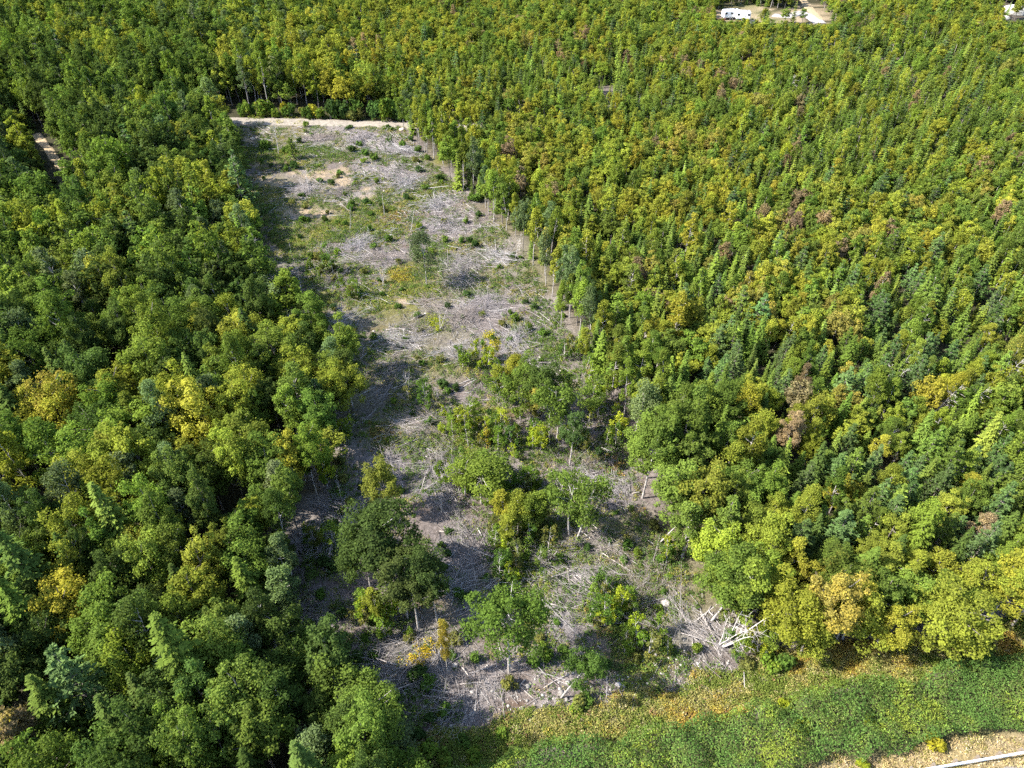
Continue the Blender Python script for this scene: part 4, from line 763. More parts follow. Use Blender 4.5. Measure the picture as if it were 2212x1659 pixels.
lime = np.array([gp(945, 700), gp(938, 692), gp(950, 708), gp(935, 704), gp(955, 698), gp(948, 690)]); tufts(np.repeat(lime, 5, 0) + R.normal(0, .6, (30, 2)), 40, .5, .16, np.tile([.24, .27, .02], (30, 1)), .5)
for pts, c in (([(860, 600), (868, 585), (875, 600), (862, 612), (855, 590)], [.26, .22, .03]), ([(830, 950), (822, 935), (838, 940)], [.16, .14, .04]), ([(918, 1415), (922, 1400), (912, 1425)], [.34, .25, .02]), ([(560, 268), (600, 266), (640, 268)], [.27, .25, .03])):
    q = np.repeat(np.array([gp(*p) for p in pts]), 6, 0); tufts(q + R.normal(0, .7, q.shape), 30, .5, .17, np.tile(c, (len(q), 1)), .5)
tufts(np.c_[R.uniform(gp(520, 252)[0], gp(880, 258)[0], 260), np.full(260, 0)] + np.c_[np.zeros(260), gp(700, 255)[1] + R.uniform(-1.0, 3.0, 260)], 16, .5, .2, GREENS[R.choice([1, 2, 4, 2, 0], 260)], .5)
def flush(name, label, cat):
    C_ = np.concatenate(CC); V, F = leaf_quads(R, C_, np.concatenate(CN), np.concatenate(CS), .55); o = link(name, raw_mesh(name, V, F, [M_COVER], face_attr={'col': np.concatenate(CCOL)}), kind='stuff', label=label, category=cat)
    for a in (CC, CN, CS, CCOL): a.clear()
flush('ground_cover', 'low herbs, moss and grass growing between the slash', 'undergrowth')

# ------------------------------------------------------------------ roadside: goldenrod band, alder thicket, mown verge
BAND = np.concatenate([poly_w([(840, 1640), (1000, 1575), (1200, 1535), (1400, 1500), (1560, 1455), (1640, 1425), (1708, 1418), (1808, 1390), (1892, 1390), (2008, 1386), (2108, 1360), (2212, 1333), (2450, 1265)]), poly_w(ALDER_TOP[::-1])])
P = lot_pick(6200, None, BAND); u, v, _ = pj(P[:, 0], P[:, 1], 0); gold = np.clip((u - 1150) / 350, 0, 1); nz = .48 + 1.5 * (fbm(P[:, 0] / 2.5, P[:, 1] / 2.5, 19) - .5) + R.normal(0, .08, len(P)); BC = np.array([[.26, .22, .040], [.28, .19, .045], [.25, .225, .075], [.12, .155, .03], [.155, .175, .04], [.30, .26, .14], [.20, .11, .06]])
bi = np.where(nz < .36, 3, np.where(nz < .45, 4, np.where(nz < .60, 2, np.where(nz < .72, 0, 1)))); bi = np.where((R.random(len(P)) > gold) & (bi < 2), 2, bi); bi = np.where(R.random(len(P)) < .06, 5, bi); bi = np.where(R.random(len(P)) < .025, 6, bi); bi = np.where((gold < .5) & (R.random(len(P)) < .25), 3, bi)
tufts(P, 26, .42, .14, BC[bi], .38); flush('goldenrod_band', 'band of yellow and orange goldenrod and grass above the thicket', 'wildflowers')
hx = np.arange(-60, 70, .3); hy = np.arange(10, 60, .3); HX, HY = np.meshgrid(hx, hy, indexing='ij'); HF = np.zeros(HX.shape)
for (x, y) in lot_pick(1500, None, ALDER):
    r = R.uniform(.5, 1.7); h = R.uniform(.35, 1.6) * r * (.6 + .8 * float(vn(x / 4, y / 4, 5))); i0, i1 = np.searchsorted(hx, [x - r, x + r]); j0, j1 = np.searchsorted(hy, [y - r, y + r])
    sub = np.sqrt(np.clip(1 - ((HX[i0:i1, j0:j1] - x) ** 2 + (HY[i0:i1, j0:j1] - y) ** 2) / (r * r), 0, 1)) * h; HF[i0:i1, j0:j1] = np.maximum(HF[i0:i1, j0:j1], sub)
P = lot_pick(85000, None, ALDER); ix = np.clip(((P[:, 0] + 60) / .3).astype(int), 0, len(hx) - 2); iy = np.clip(((P[:, 1] - 10) / .3).astype(int), 0, len(hy) - 2); h = HF[ix, iy]
gxn = (HF[ix + 1, iy] - h) / .3; gyn = (HF[ix, iy + 1] - h) / .3; z = h * (1 - .38 * R.random(len(P)) ** 2) + R.normal(0, .05, len(P))
nz = .5 * fbm(P[:, 0] / 3.5, P[:, 1] / 3.5, 29) + .5 * fbm(P[:, 0] / 1.1, P[:, 1] / 1.1, 39) + R.normal(0, .05, len(P)); nz = .52 + (nz - .5) * 1.9; AC_ = np.array([[.075, .135, .03], [.092, .145, .032], [.12, .185, .032], [.105, .135, .036], [.17, .21, .032]]); ai = np.where(nz < .40, 0, np.where(nz < .52, 1, np.where(nz < .60, 3, np.where(nz < .74, 2, 4))))
CC.append(np.c_[P, T(P[:, 0], P[:, 1]) + np.maximum(z, .03)]); CN.append(unit(np.c_[-gxn * .6, -gyn * .6, np.ones(len(P))] + R.normal(0, .5, (len(P), 3)))); CS.append(R.uniform(.10, .22, len(P))); CCOL.append(np.clip(AC_[ai] * np.exp(R.normal(0, .24, (len(P), 1))), .01, .5))
flush('alder_thicket', 'dense low green alder thicket along the highway', 'thicket')
P = lot_pick(3600, lambda x, y: .25 + fbm(x / 2, y / 2, 3) * (seg_dist(poly_w(ALDER_BOT), x, y, False) < 9), VERGE); VC = np.array([[.38, .30, .14], [.34, .27, .12], [.20, .19, .05], [.42, .34, .22], [.26, .19, .10]]); shoulder = seg_dist(poly_w([(2040, 1735), (2113, 1714), (2212, 1695), (2500, 1640)]), P[:, 0], P[:, 1], False)
P = P[shoulder > 1.1]; tufts(P, 16, .14, .15, VC[R.integers(0, 5, len(P))], .4); flush('verge_grass', 'dry straw-coloured grass beside the guard rail', 'grass')

# ------------------------------------------------------------------ stones
ico = []
t_ = (1 + 5 ** .5) / 2; IV = unit(np.array([[-1, t_, 0], [1, t_, 0], [-1, -t_, 0], [1, -t_, 0], [0, -1, t_], [0, 1, t_], [0, -1, -t_], [0, 1, -t_], [t_, 0, -1], [t_, 0, 1], [-t_, 0, -1], [-t_, 0, 1]], float))
IF = np.array([[0, 11, 5], [0, 5, 1], [0, 1, 7], [0, 7, 10], [0, 10, 11], [1, 5, 9], [5, 11, 4], [11, 10, 2], [10, 7, 6], [7, 1, 8], [3, 9, 4], [3, 4, 2], [3, 2, 6], [3, 6, 8], [3, 8, 9], [4, 9, 5], [2, 4, 11], [6, 2, 10], [8, 6, 7], [9, 8, 1]])
STONES = [(1000, 905, 3.4), (1060, 930, 3.0), (1040, 965, 2.6), (1090, 915, 2), (1030, 1500, 2.4), (960, 1535, 2.4), (1120, 1500, 2.6), (1480, 1440, 2.8), (1530, 1425, 2.4), (1420, 1455, 2.4), (1250, 1500, 2.4), (1180, 1525, 2.4), (1050, 1545, 2.2), (1340, 1475, 1.8), (870, 280, 2), (760, 282, 3), (1370, 1060, 1.6)]
S_ = []
for u, v, r in STONES: a, b = gp(u, v); k = int(15 * r * r / 2); S_.append(np.c_[R.normal(a, r * .62, k), R.normal(b, r * .5, k)])
S_.append(lot_pick(500)); S_ = np.concatenate(S_); S_ = S_[inside(OPEN, S_[:, 0], S_[:, 1])]; n = len(S_); sz = R.gamma(2.0, .030, n) + .025; vv = IV[None] * R.uniform(.7, 1.25, (n, 12, 1)) * sz[:, None, None] * np.stack([R.uniform(.8, 1.4, n), R.uniform(.8, 1.3, n), R.uniform(.45, .8, n)], 1)[:, None, :]
V = (vv + np.c_[S_, T(S_[:, 0], S_[:, 1]) + sz * .25][:, None, :]).reshape(-1, 3); F = (np.arange(n)[:, None, None] * 12 + IF[None]).reshape(-1, 3); c = np.repeat(np.array([.31, .285, .255]) * R.uniform(.5, 1.25, (n, 1)), 20, 0)
link('loose_stones', raw_mesh('loose_stones', V, F, [M_STONE], face_attr={'col': np.clip(c, 0, .7)}), kind='stuff', label='pale loose stones scattered over the bare ground', category='stones')
def boulder(u, v, r, label, tint=(.38, .335, .29), flat=.7, cat='boulder', name='boulder'):
    import bmesh
    bm = bmesh.new(); bmesh.ops.create_icosphere(bm, subdivisions=3, radius=r); sd_ = random.random() * 50
    for w in bm.verts:
        k = .74 + .5 * float(fbm(w.co.x / r * 1.1 + sd_, w.co.y / r * 1.1 + w.co.z / r * .9, 5)) ; w.co = Vector((w.co.x * k * 1.15, w.co.y * k, w.co.z * k * flat))
    me = bpy.data.meshes.new(name); bm.to_mesh(me); bm.free(); me.materials.append(M_STONE); at = me.attributes.new('col', 'FLOAT_COLOR', 'FACE')
    for q in range(len(me.polygons)): k = random.uniform(.88, 1.08); at.data[q].color = (tint[0] * k, tint[1] * k, tint[2] * k, 1)
    x, y = gp(u, v); o = link(name, me, None, (x, y, Tz(x, y) + r * flat * .45)); o['label'] = label; o['category'] = cat; o['group'] = 'boulders'; return o
boulder(1438, 1305, .42, 'pale round boulder on bare ground right of the clearing centre')
boulder(1395, 1292, .22, 'small grey boulder left of the pale round one', (.3, .27, .25))
boulder(1335, 1480, .24, 'small pale boulder at the edge of the yellow verge')
boulder(982, 1440, .26, 'small boulder beside the thin yellow pole tree')
boulder(868, 282, .55, 'pinkish boulder at the right end of the gravel road', (.46, .36, .30))
boulder(545, 300, .5, 'sandy boulder near the left end of the gravel road', (.48, .38, .28))
boulder(2190, 30, 3.6, 'large pale rock outcrop in the far right corner', (.42, .40, .36), .5, 'rock', 'rock_outcrop')
boulder(2235, 45, 3.0, 'low pale rock just beyond the right picture edge beside the outcrop', (.42, .40, .37), .4, 'rock', 'rock_outcrop')
boulder(2170, 42, 1.4, 'smaller grey rock in front of the large far outcrop', (.33, .32, .30), .6, 'rock', 'rock_outcrop')

# ------------------------------------------------------------------ felled logs, each an object
def log_mesh(rng, L, r):
    k = np.linspace(0, 1, 5); b = rng.normal(0, .035 * L, 2); P_ = np.stack([k * L, b[0] * np.sin(k * 3.1), b[1] * .4 * np.sin(k * 2.5)], 1); V, F = tubes([(P_, r * (1 - .45 * k))], 7)
    F = [tuple(f) for f in F] + [tuple(range(6, -1, -1)), tuple(range(28, 35))]; mi = [0] * (len(F) - 2) + [1, 1]
    for q in range(3):
        f = rng.uniform(.35, .95); s = np.array([np.interp(f, k, P_[:, i]) for i in range(3)]); e = s + np.array([.25, rng.choice([-1, 1]) * rng.uniform(.15, .5), rng.uniform(.05, .3)]); v2, f2 = tubes([(np.array([s, (s + e) / 2, e]), np.array([.3, .2, .1]) * r)], 4); o = len(V); V = np.concatenate([V, v2]); F += [tuple(int(a) + o for a in g) for g in f2]; mi += [0] * len(f2)
    return raw_mesh('log', V, F, [M_LOG, M_CUT], True, mi)
LOGM = [log_mesh(np.random.default_rng(900 + q), 4.0, .085) for q in range(6)]; LOGS = []
def log(u0, v0, u1, v1, r=1.0, lift=.1, rise=0.0):
    a = gp(u0, v0); b = gp(u1, v1); d = (b[0] - a[0], b[1] - a[1]); L = math.hypot(*d); o = link('log', LOGM[len(LOGS) % 6], None, (a[0], a[1], Tz(*a) + lift)); z1 = Tz(*b) + lift + rise; o.rotation_euler = (random.uniform(0, 6) * 0 , -math.atan2(z1 - o.location.z, L), math.atan2(d[1], d[0])); o.scale = (math.hypot(L, rise) / 4, r * .8, r * .8)
    LOGS.append((o, (a[0] + b[0]) / 2, (a[1] + b[1]) / 2, ('long ' if L > 3 else 'short ') + ('thick ' if r > 1.1 else 'thin ' if r < .65 else '') + 'weathered'))
for a in [(1260, 1115, 1301, 1150, 1.1), (1268, 1134, 1297, 1156, 1), (1287, 994, 1229, 1025, .8), (1245, 1024, 1257, 1034, .9), (1262, 1012, 1280, 1042, .7), (955, 1013, 979, 1054, .9), (961, 1025, 981, 1066, .7), (967, 1027, 993, 1048, .6), (1014, 1056, 995, 1085, .5), (1180, 1183, 1190, 1193, .9), (1299, 1177, 1321, 1191, 1), (1310, 1193, 1318, 1204, .9),
          (1237, 1246, 1290, 1280, .8), (1245, 1243, 1296, 1278, .7), (1252, 1244, 1304, 1283, .9), (1262, 1246, 1300, 1286, .7), (1232, 1252, 1270, 1276, .7), (1407, 1296, 1437, 1319, 1), (1117, 1479, 1160, 1519, .8), (1227, 1459, 1174, 1489, .9), (854, 1396, 830, 1423, 1.1), (883, 1365, 850, 1370, 1), (940, 1403, 955, 1456, .6), (947, 1400, 960, 1450, .7), (953, 1450, 967, 1503, .6), (968, 1395, 962, 1452, .8), (973, 1420, 966, 1460, .7),
          (694, 1146, 742, 1199, .9), (738, 1074, 707, 1081, .9), (712, 1156, 740, 1167, 1), (664, 576, 690, 609, 1.2), (668, 572, 694, 606, .8), (766, 557, 795, 580, 1), (734, 719, 760, 721, 1.2), (700, 712, 724, 720, .9), (1164, 776, 1197, 793, 1.2), (1200, 800, 1230, 816, 1), (1044, 680, 1060, 693, 1.2), (990, 674, 1004, 683, 1), (815, 760, 840, 770, 1.1), (904, 750, 914, 760, 1), (968, 766, 984, 776, 1), (897, 910, 924, 930, 1.2), (905, 905, 932, 940, .7),
          (955, 1017, 980, 1046, .8), (1385, 1062, 1366, 1065, 1.4), (1150, 1278, 1135, 1310, .6), (1290, 1390, 1300, 1402, .8), (1345, 1395, 1352, 1420, .7), (1060, 1400, 1076, 1402, 1), (890, 1500, 900, 1512, .9), (1215, 1450, 1228, 1458, .7), (1135, 1470, 1120, 1490, .7), (975, 470, 1010, 492, 1), (655, 690, 680, 712, .7), (820, 330, 850, 336, .8), (900, 350, 912, 362, 1), (640, 350, 655, 356, .8)]: log(*a)
for q in range(9): log(1556 + R.normal(0, 5), 1396 + R.normal(0, 5), 1556 - R.uniform(45, 90), 1396 - R.uniform(15, 85), R.uniform(.45, .85), R.uniform(.08, .35), R.uniform(0, .7))
for q in range(190):
    (u, v, r) = SLASH[q % len(SLASH)]; a, b = gp(u, v); x, y = a + R.normal(0, r * .6), b + R.normal(0, r * .6); pu_, pv_, _ = pj(np.array(x), np.array(y), 0)
    if not inside(LOT, np.array([x]), np.array([y]))[0]: continue
    an = float(fbm(x / 7, y / 7, 77)) * 9 + R.normal(0, .5); L = R.uniform(1.1, 3.8); x1, y1 = x + math.cos(an) * L, y + math.sin(an) * L; q0 = pj(np.array(x), np.array(y), 0); q1 = pj(np.array(x1), np.array(y1), 0); log(float(q0[0]), float(q0[1]), float(q1[0]), float(q1[1]), R.uniform(.35, .95), R.uniform(.06, .22), R.uniform(0, .3))
ordinal_labels(LOGS, 'log', 'felled logs lying in the clearing', 'log')

# ------------------------------------------------------------------ standing dead trees and poles
DEADM = []
for q in range(6):
    a, b = g_dead(np.random.default_rng(40 + q), 8.0, [.10, .24, .30, .05, .22, .26][q], [40, 30, 26, 6, 30, 36][q], [1, 1, 3, 1, 5, 3][q]); DEADM.append((raw_mesh('dead_trunk', *tubes(a, 6), [M_DEAD], True), raw_mesh('dead_branches', *tubes(b, 4), [M_DEAD], True)))
def snag(u, v, H, var, label, w=1.0, tilt=0.0):
    x, y = gp(u, v); e = link('dead_tree', None, None, (x, y, Tz(x, y) - .05)); e.scale = (H / 8 * w, H / 8 * w, H / 8); e.rotation_euler = (0, tilt, random.uniform(-.5, .5)); e['label'] = label; e['category'] = 'dead tree'; e['group'] = 'standing dead trees'
    link('trunk', DEADM[var][0], e); link('branch', DEADM[var][1], e)
snag(602, 332, 7.0, 0, 'dead bristly spruce standing near the left end of the gravel road'); snag(640, 322, 5.0, 1, 'grey bare tree right of the dead bristly spruce'); snag(668, 420, 5.2, 1, 'bare grey tree in the brush pile beside the sandy patch', .8)
snag(886, 503, 5.0, 3, 'leaning bare pole in the upper clearing', 1, .22); snag(756, 500, 4.6, 3, 'slightly leaning thin pole left of the leaning bare pole', 1, .14); snag(651, 630, 4.6, 3, 'white bare pole at the edge of the left shade')
snag(740, 706, 5.4, 4, 'many-stemmed bleached snag by the left shade', .55); snag(745, 712, 4.2, 2, 'shorter bleached snag beside the many-stemmed one', .5); snag(828, 613, 3.4, 4, 'low fan-shaped dead tree left of the lone tree'); snag(873, 736, 2.0, 3, 'short broken white stump in mid clearing', 2.6)
snag(632, 563, 3.4, 3, 'thin dead pole in the upper left shade'); snag(950, 715, 4.0, 2, 'white fan-branched dead tree by the bright lime patch', .9, .15); snag(882, 850, 4.2, 2, 'pale dead tree left of the grove', .6); snag(830, 465, 4.2, 3, 'thin grey pole between the sandy patch and the leaning pole'); snag(1112, 562, 5, 1, 'bare grey tree at the right edge of the upper clearing', .7, .2)
snag(1558, 1400, 6.6, 2, 'white many-stemmed dead tree beside the fan of felled poles', 1.0, .34); snag(1550, 1396, 5.4, 5, 'twiggy grey dead tree behind the white many-stemmed one', .9, .28); snag(1065, 480, 5, 3, 'white pole at the right forest edge in the upper clearing', 1, .1); snag(1000, 410, 5.6, 3, 'pale pole at the far right forest edge', 1, .05); snag(690, 1095, 5.6, 3, 'bare pole at the left edge behind the dark clump'); snag(738, 1085, 4.4, 1, 'bare stem just left of the yellow-green tree behind the dark clump', .5)
snag(2000, 905, 6.5, 1, 'bleached dead tree standing in the right forest', .9, .3); snag(2125, 860, 7.0, 1, 'tall bleached dead tree near the right picture edge', .9, .35); snag(1905, 850, 6, 5, 'grey bare tree amid the spruces of the right forest', .8, .2); snag(1700, 225, 7, 1, 'bare tree beside the far narrow gap in the right forest'); snag(2060, 905, 6, 1, 'grey leaning snag between two others in the right forest', .8, .3)

# ------------------------------------------------------------------ shrubs and saplings of the clearing
SHR = []; SAP = []
SHC = {'dark': (.042, .075, .02), 'green': (.07, .12, .022), 'bright': (.105, .16, .022), 'olive': (.10, .11, .03), 'yellow': (.27, .24, .025), 'lime': (.20, .24, .02)}
def shrub(u, v, s, key, sz=1.0, label=None, xy=None):
    x, y = xy if xy is not None else gp(u, v); e = link('shrub', None, None, (x, y, Tz(x, y) - .02)); s *= 1.12 + .3 * min(max((y - 90) / 60, 0), 1) if label is None else 1; p = PROTO['shrub'][len(SHR) % 5]; e.scale = (s, s, s * sz); e.rotation_euler = (0, 0, random.uniform(0, 6.28)); f = link('foliage', p.crown, e); link('stem', p.trunk, e); c = jit(SHC[key], .12); f.color = (*c, .25 if key in ('olive', 'bright') else .05)
    if label: e['label'] = label; e['category'] = 'shrub'
    else: SHR.append((e, x, y, ('large ' if s > 1.1 else 'small ' if s < .7 else '') + {'dark': 'dark green', 'green': 'green', 'bright': 'bright green', 'olive': 'olive green', 'yellow': 'yellow', 'lime': 'lime green'}[key]))
for a in [(1124, 1208, .85, 'bright'), (1207, 1212, .85, 'green'), (1377, 1200, .8, 'bright'), (1427, 1212, .8, 'green'), (1350, 1212, .7, 'green'), (1330, 1276, .8, 'bright'), (1420, 1322, .75, 'bright'), (1190, 1146, .9, 'green'), (1168, 1150, .8, 'green'), (905, 1470, 1.25, 'dark'), (922, 1482, 1.1, 'green'), (1103, 1488, .95, 'olive', 1.5), (985, 1388, 1.0, 'olive'), (1028, 1428, .8, 'green', 1.3),
          (1180, 1420, .85, 'bright', 1.3), (1170, 1400, .7, 'bright'), (1430, 1280, .55, 'green'), (1445, 1248, .6, 'bright'), (1505, 1410, .75, 'bright', 1.4), (1370, 1425, .8, 'olive', 1.4), (1310, 1440, .7, 'dark', 1.2), (1300, 1330, .9, 'green', 1.2), (1340, 1330, .8, 'bright', 1.3), (1390, 1380, .9, 'green'), (1420, 1390, .8, 'green'), (1290, 1345, .9, 'olive'), (1360, 1355, .8, 'bright'), (1085, 1270, .8, 'dark'), (1015, 1290, .7, 'dark'), (970, 1150, .7, 'dark'), (965, 1200, .7, 'dark'), (955, 1180, .6, 'green'),
          (1010, 1060, .9, 'green'), (850, 872, .7, 'bright'), (982, 842, .9, 'dark'), (955, 838, 1.1, 'dark'), (965, 850, .8, 'green'), (912, 790, .7, 'green'), (1000, 690, .7, 'dark'), (1065, 735, .8, 'green'), (1140, 715, .9, 'green'), (1175, 725, 1.0, 'green'), (1135, 655, .7, 'dark'), (1155, 668, .8, 'dark'), (1100, 680, .7, 'green'), (965, 665, .8, 'dark'), (1080, 580, .6, 'green'), (1010, 640, .9, 'dark'), (1170, 790, .8, 'green'), (720, 668, .9, 'dark'), (722, 672, .7, 'olive'), (702, 698, 1.2, 'dark'), (690, 692, .8, 'bright'), (808, 735, .9, 'bright'), (820, 610, .7, 'green'), (810, 540, 1.0, 'green'), (785, 590, .9, 'olive'), (880, 740, .8, 'dark'),
          (860, 570, .8, 'olive'), (690, 560, 1.1, 'olive'), (672, 560, 1.0, 'green'), (720, 585, 1.0, 'olive'), (735, 590, .8, 'green'), (655, 480, 1.0, 'green'), (700, 480, .9, 'green'), (760, 455, 1.0, 'green'), (790, 440, .9, 'dark'), (575, 320, 1.2, 'green'), (620, 330, 1.1, 'green'), (640, 365, 1.2, 'dark'), (760, 330, 1.0, 'dark'), (810, 345, 1.1, 'green'), (870, 320, 1.0, 'green'), (890, 305, .8, 'dark'), (905, 330, 1, 'green'), (925, 345, .8, 'green'), (840, 310, .9, 'green'), (905, 370, .9, 'dark'), (950, 390, 1, 'dark'), (880, 430, .9, 'dark'), (1030, 435, 1.2, 'green'), (1020, 430, .9, 'green'), (1005, 480, .8, 'bright'), (960, 520, .9, 'bright'), (840, 520, 1.0, 'green'), (905, 520, .8, 'dark'),
          (960, 480, .9, 'olive'), (800, 500, .9, 'green'), (735, 1075, .8, 'green'), (720, 1140, .9, 'dark'), (700, 1225, 1.0, 'dark'), (715, 1235, .9, 'dark'), (740, 1330, .8, 'dark'), (770, 1425, .9, 'dark'), (690, 1290, .8, 'green'), (735, 1215, .8, 'bright'), (760, 1230, .8, 'bright'), (820, 1140, .6, 'bright'), (1150, 1440, .9, 'green', 1.2), (1255, 1530, 1.1, 'olive', 1.1), (1270, 1520, 1.0, 'green'), (1245, 1545, .9, 'bright'), (960, 1540, .9, 'green'), (930, 1560, .8, 'dark'), (905, 1600, .9, 'dark'), (880, 1630, 1.0, 'green'), (930, 1620, 1.1, 'bright'), (1000, 1610, .9, 'green'), (1085, 1590, .8, 'bright'), (955, 1650, 1.2, 'bright'), (1020, 1640, 1.0, 'bright'), (1590, 1390, .8, 'bright'), (1650, 1430, 1.1, 'bright', 1.4), (1610, 1440, 1.0, 'olive'), (1670, 1460, 1.0, 'bright', 1.3), (1690, 1450, 1.2, 'green', 1.4)]: shrub(*a)
for (x, y) in lot_pick(130, lambda x, y: np.clip(.3 + 2 * (fbm(x / 6, y / 6, 63) - .4), .05, 1)):
    shrub(0, 0, random.uniform(.4, .95), random.choice(('dark', 'green', 'green', 'bright', 'olive')), random.uniform(.7, 1.3), None, (x, y))
for q in range(26):
    a, b = gp(515 + 15 * q, 256 + .3 * q); shrub(0, 0, random.uniform(1.0, 2.2), random.choice(('olive', 'bright', 'green', 'yellow' if 4 < q < 12 else 'dark')), random.uniform(1, 1.9), None, (a + random.uniform(-.8, .8), b + random.uniform(.3, 2.6)))
ordinal_labels(SHR, 'shrub', 'shrubs regrowing in the clearing', 'shrub')
shrub(2012, 1612, 1.25, 'yellow', 1.0, 'round bright yellow shrub at the lower edge of the alder thicket'); shrub(1727, 1580, 1.1, 'lime', 1.4, 'lime green shrub standing out of the alder thicket'); shrub(1860, 1655, .8, 'lime', 1.0, 'small lime shrub at the bottom edge of the alder thicket'); shrub(1690, 1530, .9, 'lime', 1, 'pale lime shrub at the upper edge of the alder thicket'); shrub(1875, 1560, .8, 'lime', 1.2, 'small lime shrub amid the alder thicket')
def sapling(x, y, s, key, ):
    e = link('sapling', None, None, (x, y, Tz(x, y) - .02)); p = PROTO['sapling'][len(SAP) % 6]; e.scale = (s, s, s * random.uniform(.85, 1.15)); e.rotation_euler = (random.gauss(0, .06), random.gauss(0, .06), random.uniform(0, 6.28)); f = link('foliage', p.crown, e); link('stem', p.trunk, e); f.color = (*jit(SHC[key], .14), .35 if key in ('olive', 'yellow') else .12)
    SAP.append((e, x, y, ('tall ' if s > .9 else 'low ' if s < .6 else '') + {'dark': 'dark green', 'green': 'green', 'bright': 'bright green', 'olive': 'olive', 'yellow': 'yellowing', 'lime': 'lime'}[key]))
SAPZ = [(1000, 930, 2.2, 10), (1060, 955, 2.2, 10), (930, 880, 2.0, 6), (1110, 960, 2, 8), (1160, 960, 1.8, 7), (1010, 1030, 2, 8), (1060, 1040, 2, 8), (1130, 1060, 2, 6), (1080, 1110, 2.0, 8), (1130, 1130, 2.2, 8), (1150, 1200, 2.2, 8), (1130, 1250, 1.8, 7), (1100, 1180, 1.8, 6), (1290, 1330, 2.0, 8), (1330, 1310, 1.8, 7), (1390, 1400, 2.0, 8), (1240, 960, 1.6, 6), (1340, 960, 1.6, 6), (1010, 790, 2, 6), (1060, 800, 2, 6), (770, 640, 2.2, 6), (700, 600, 2.2, 5),
        (780, 1330, 1.4, 5), (830, 1340, 1.5, 5), (860, 1360, 1.4, 4), (1300, 900, 1.8, 7), (1330, 860, 1.8, 6), (1270, 820, 1.6, 6), (1230, 770, 1.4, 4), (1430, 1210, 1.6, 5), (1560, 1370, 1.4, 4), (700, 1060, 1.4, 5), (740, 960, 1.4, 5), (690, 1190, 1.4, 4), (1610, 1410, 1.6, 6)]
for u, v, r, k in SAPZ:
    a, b = gp(u, v)
    for q in range(k): sapling(a + R.normal(0, r * .6), b + R.normal(0, r * .6), random.uniform(.45, .95), random.choice(('green', 'bright', 'bright', 'olive', 'yellow' if random.random() < .15 else 'lime')))
ordinal_labels(SAP, 'sapling', 'saplings regrowing in the clearing', 'sapling')
# ------------------------------------------------------------------ guard rail
RA, RB = np.array(gp(1950, 1676)), np.array(gp(2480, 1585)); rd = (RB - RA) / np.hypot(*(RB - RA)); RA = RA - rd * 8; L = float(np.hypot(*(RB - RA))); rn = np.array([-rd[1], rd[0]])
rail = link('guard_rail', None, None, (RA[0], RA[1], Tz(*RA))); rail.rotation_euler = (0, 0, math.atan2(rd[1], rd[0])); rail['label'] = 'white steel guard rail along the highway in the bottom right corner'; rail['category'] = 'guard rail'
prof = [(-.02, .78), (-.10, .75), (-.12, .70), (-.05, .64), (-.05, .60), (-.12, .54), (-.10, .49), (-.02, .46)]; prof2 = [(y + .012, z) for y, z in prof[::-1]]; ring = prof + prof2; ns = int(L / 3.81)
for q in range(ns):
    x0, x1 = q * 3.81, (q + 1) * 3.81 - .006; V = [(x, y, z) for x in (x0, x1) for y, z in ring]; k = len(ring); F = [(i, (i + 1) % k, k + (i + 1) % k, k + i) for i in range(k)] + [tuple(range(k - 1, -1, -1)), tuple(range(k, 2 * k))]
    link('rail_panel', raw_mesh('rail_panel', np.array(V), F, [M_GALV]), rail)
def box(x0, x1, y0, y1, z0, z1): return [(x0, y0, z0), (x1, y0, z0), (x1, y1, z0), (x0, y1, z0), (x0, y0, z1), (x1, y0, z1), (x1, y1, z1), (x0, y1, z1)]
BF = [(0, 3, 2, 1), (4, 5, 6, 7), (0, 1, 5, 4), (1, 2, 6, 5), (2, 3, 7, 6), (3, 0, 4, 7)]
pm_ = raw_mesh('rail_post', np.array(box(-.09, .09, .12, .30, -.3, .74)), BF, [M_POST]); bm_ = raw_mesh('spacer_block', np.array(box(-.07, .07, -.006, .117, .48, .73)), BF, [M_POST])
for q in range(ns * 2): o = link('post', pm_, rail); o.location = (.95 + q * 1.905, 0, 0); b = link('spacer_block', bm_, o)

# ------------------------------------------------------------------ the yard with two white campers in the far clearing
import bmesh
def bevel_box(name, dims, mat, bev, loc=(0, 0, 0), taper=0.0, parent=None, seg=2):
    bm = bmesh.new(); bmesh.ops.create_cube(bm, size=1)
    for w in bm.verts: w.co = Vector((w.co.x * dims[0], w.co.y * dims[1], w.co.z * dims[2])); w.co.x *= 1 - (taper if w.co.z > 0 else 0)
    bmesh.ops.bevel(bm, geom=list(bm.edges), offset=bev, segments=seg, affect='EDGES'); me = bpy.data.meshes.new(name); bm.to_mesh(me); bm.free(); me.materials.append(mat); return link(name, me, parent, loc)
def wheel(parent, x, y, r=.34):
    an = np.linspace(0, 2 * math.pi, 19)[:-1]; prof = [(.5 * r, -.09), (.93 * r, -.11), (r, -.06), (r, .06), (.93 * r, .11), (.5 * r, .09)]; V = [(q * math.cos(a), w, q * math.sin(a)) for a in an for q, w in prof]; F = [(i * 6 + j, ((i + 1) % 18) * 6 + j, ((i + 1) % 18) * 6 + j + 1, i * 6 + j + 1) for i in range(18) for j in range(5)]
    o = link('wheel', raw_mesh('tyre', np.array(V), F, [M_TYRE], True), parent, (x, y, r)); V = [(.52 * r * math.cos(a), w, .52 * r * math.sin(a)) for w in (-.07, .07) for a in an]; F = [tuple(range(18)), tuple(range(35, 17, -1))]; link('rim', raw_mesh('rim', np.array(V), F, [M_GALV]), o)
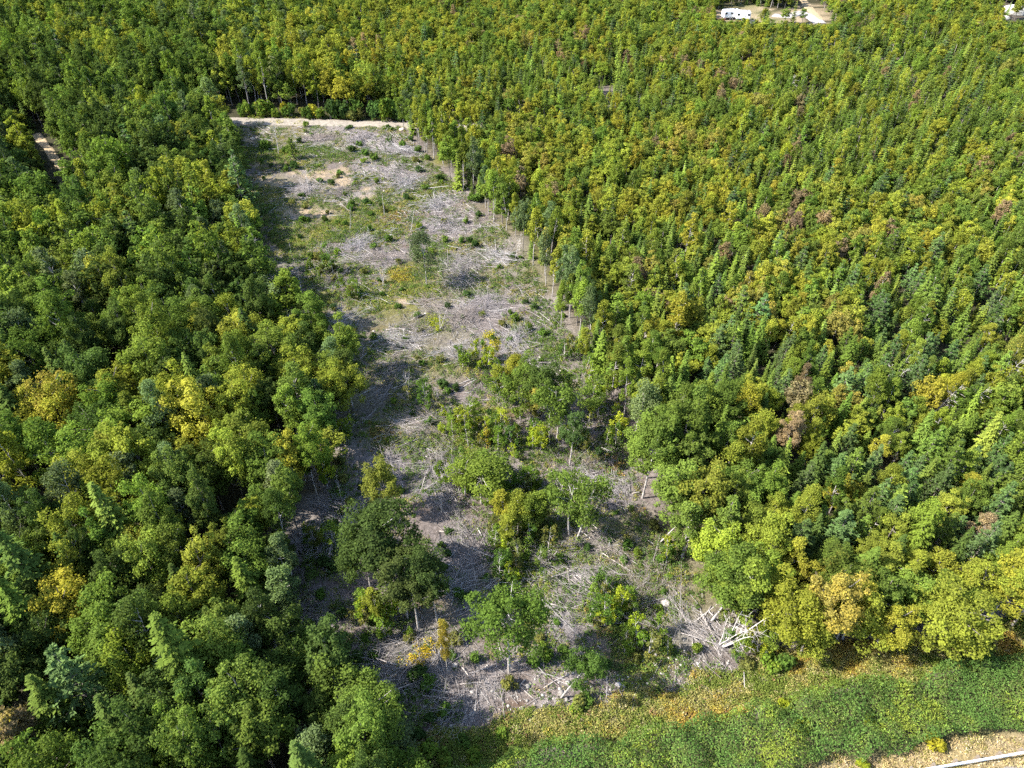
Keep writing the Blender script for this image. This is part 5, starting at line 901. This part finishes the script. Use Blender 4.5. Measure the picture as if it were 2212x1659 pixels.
def camper(u, v, Lx, rz, label, door_x):
    x, y = gp(u, v); e = link('camper_trailer', None, None, (x, y, Tz(x, y))); e.rotation_euler = (0, 0, rz); e['label'] = label; e['category'] = 'camper'; e['group'] = 'white campers parked in the far yard'
    bevel_box('body', (Lx, 2.4, 2.25), M_WHITE, .22, (0, 0, 1.72), .03, e, 3); bevel_box('chassis', (Lx * .96, 2.0, .16), M_GREYTARP, .02, (0, 0, .52), 0, e)
    for k in np.linspace(-Lx * .36, Lx * .36, max(2, int(Lx / 1.5))):
        if abs(k - door_x) > .7:
            w = bevel_box('window', (.8, .05, .55), M_DARKGLASS, .02, (k, -1.205, 1.95), 0, e); bevel_box('window_frame', (.9, .03, .65), M_GALV, .01, (0, .012, 0), 0, w)
    d = bevel_box('door', (.66, .05, 1.75), M_WHITE, .02, (door_x, -1.21, 1.6), 0, e); bevel_box('handle', (.06, .05, .12), M_GREYTARP, .01, (.24, -.04, -.1), 0, d)
    bevel_box('roof_vent', (.6, .6, .18), M_WHITE, .04, (-Lx * .2, 0, 2.93), 0, e); bevel_box('roof_vent', (.5, .5, .16), M_GREYTARP, .04, (Lx * .25, .1, 2.92), 0, e)
    for k in (-.42, .42):
        for sy in (-1.08, 1.08): wheel(e, k, sy)
    bevel_box('tow_bar', (1.2, .12, .12), M_GREYTARP, .02, (Lx / 2 + .55, 0, .5), 0, e); return e
camper(1576, 41, 5.6, .18, 'long white camper with dark windows, left of two in the far yard', -.9); camper(1603, 44, 4.6, -.10, 'shorter white camper, right of the two in the far yard', .3)
x, y = gp(1557, 46); e = link('wood_pile', None, None, (x, y, Tz(x, y))); e['label'] = 'rusty brown heap of scrap boards left of the white campers'; e['category'] = 'scrap heap'
for q in range(10): o = bevel_box('board', (random.uniform(1.4, 2.6), .25, .12), M_RED, .02, (random.uniform(-.5, .5), random.uniform(-.5, .5), .12 + q * .09), 0, e, 1); o.rotation_euler = (random.uniform(-.1, .1), random.uniform(-.12, .12), random.uniform(-.6, .6))
x, y = gp(1625, 51); e = link('tarp_heap', None, None, (x, y, Tz(x, y) + .25)); e['label'] = 'dark grey covered heap right of the white campers'; e['category'] = 'tarp'
cv_ = bevel_box('cover', (2.2, 1.5, .9), M_GREYTARP, .3, (0, 0, .2), .2, e, 3); bevel_box('strap', (2.24, .08, .92), M_TYRE, .3, (0, .2, .21), .2, e, 3)
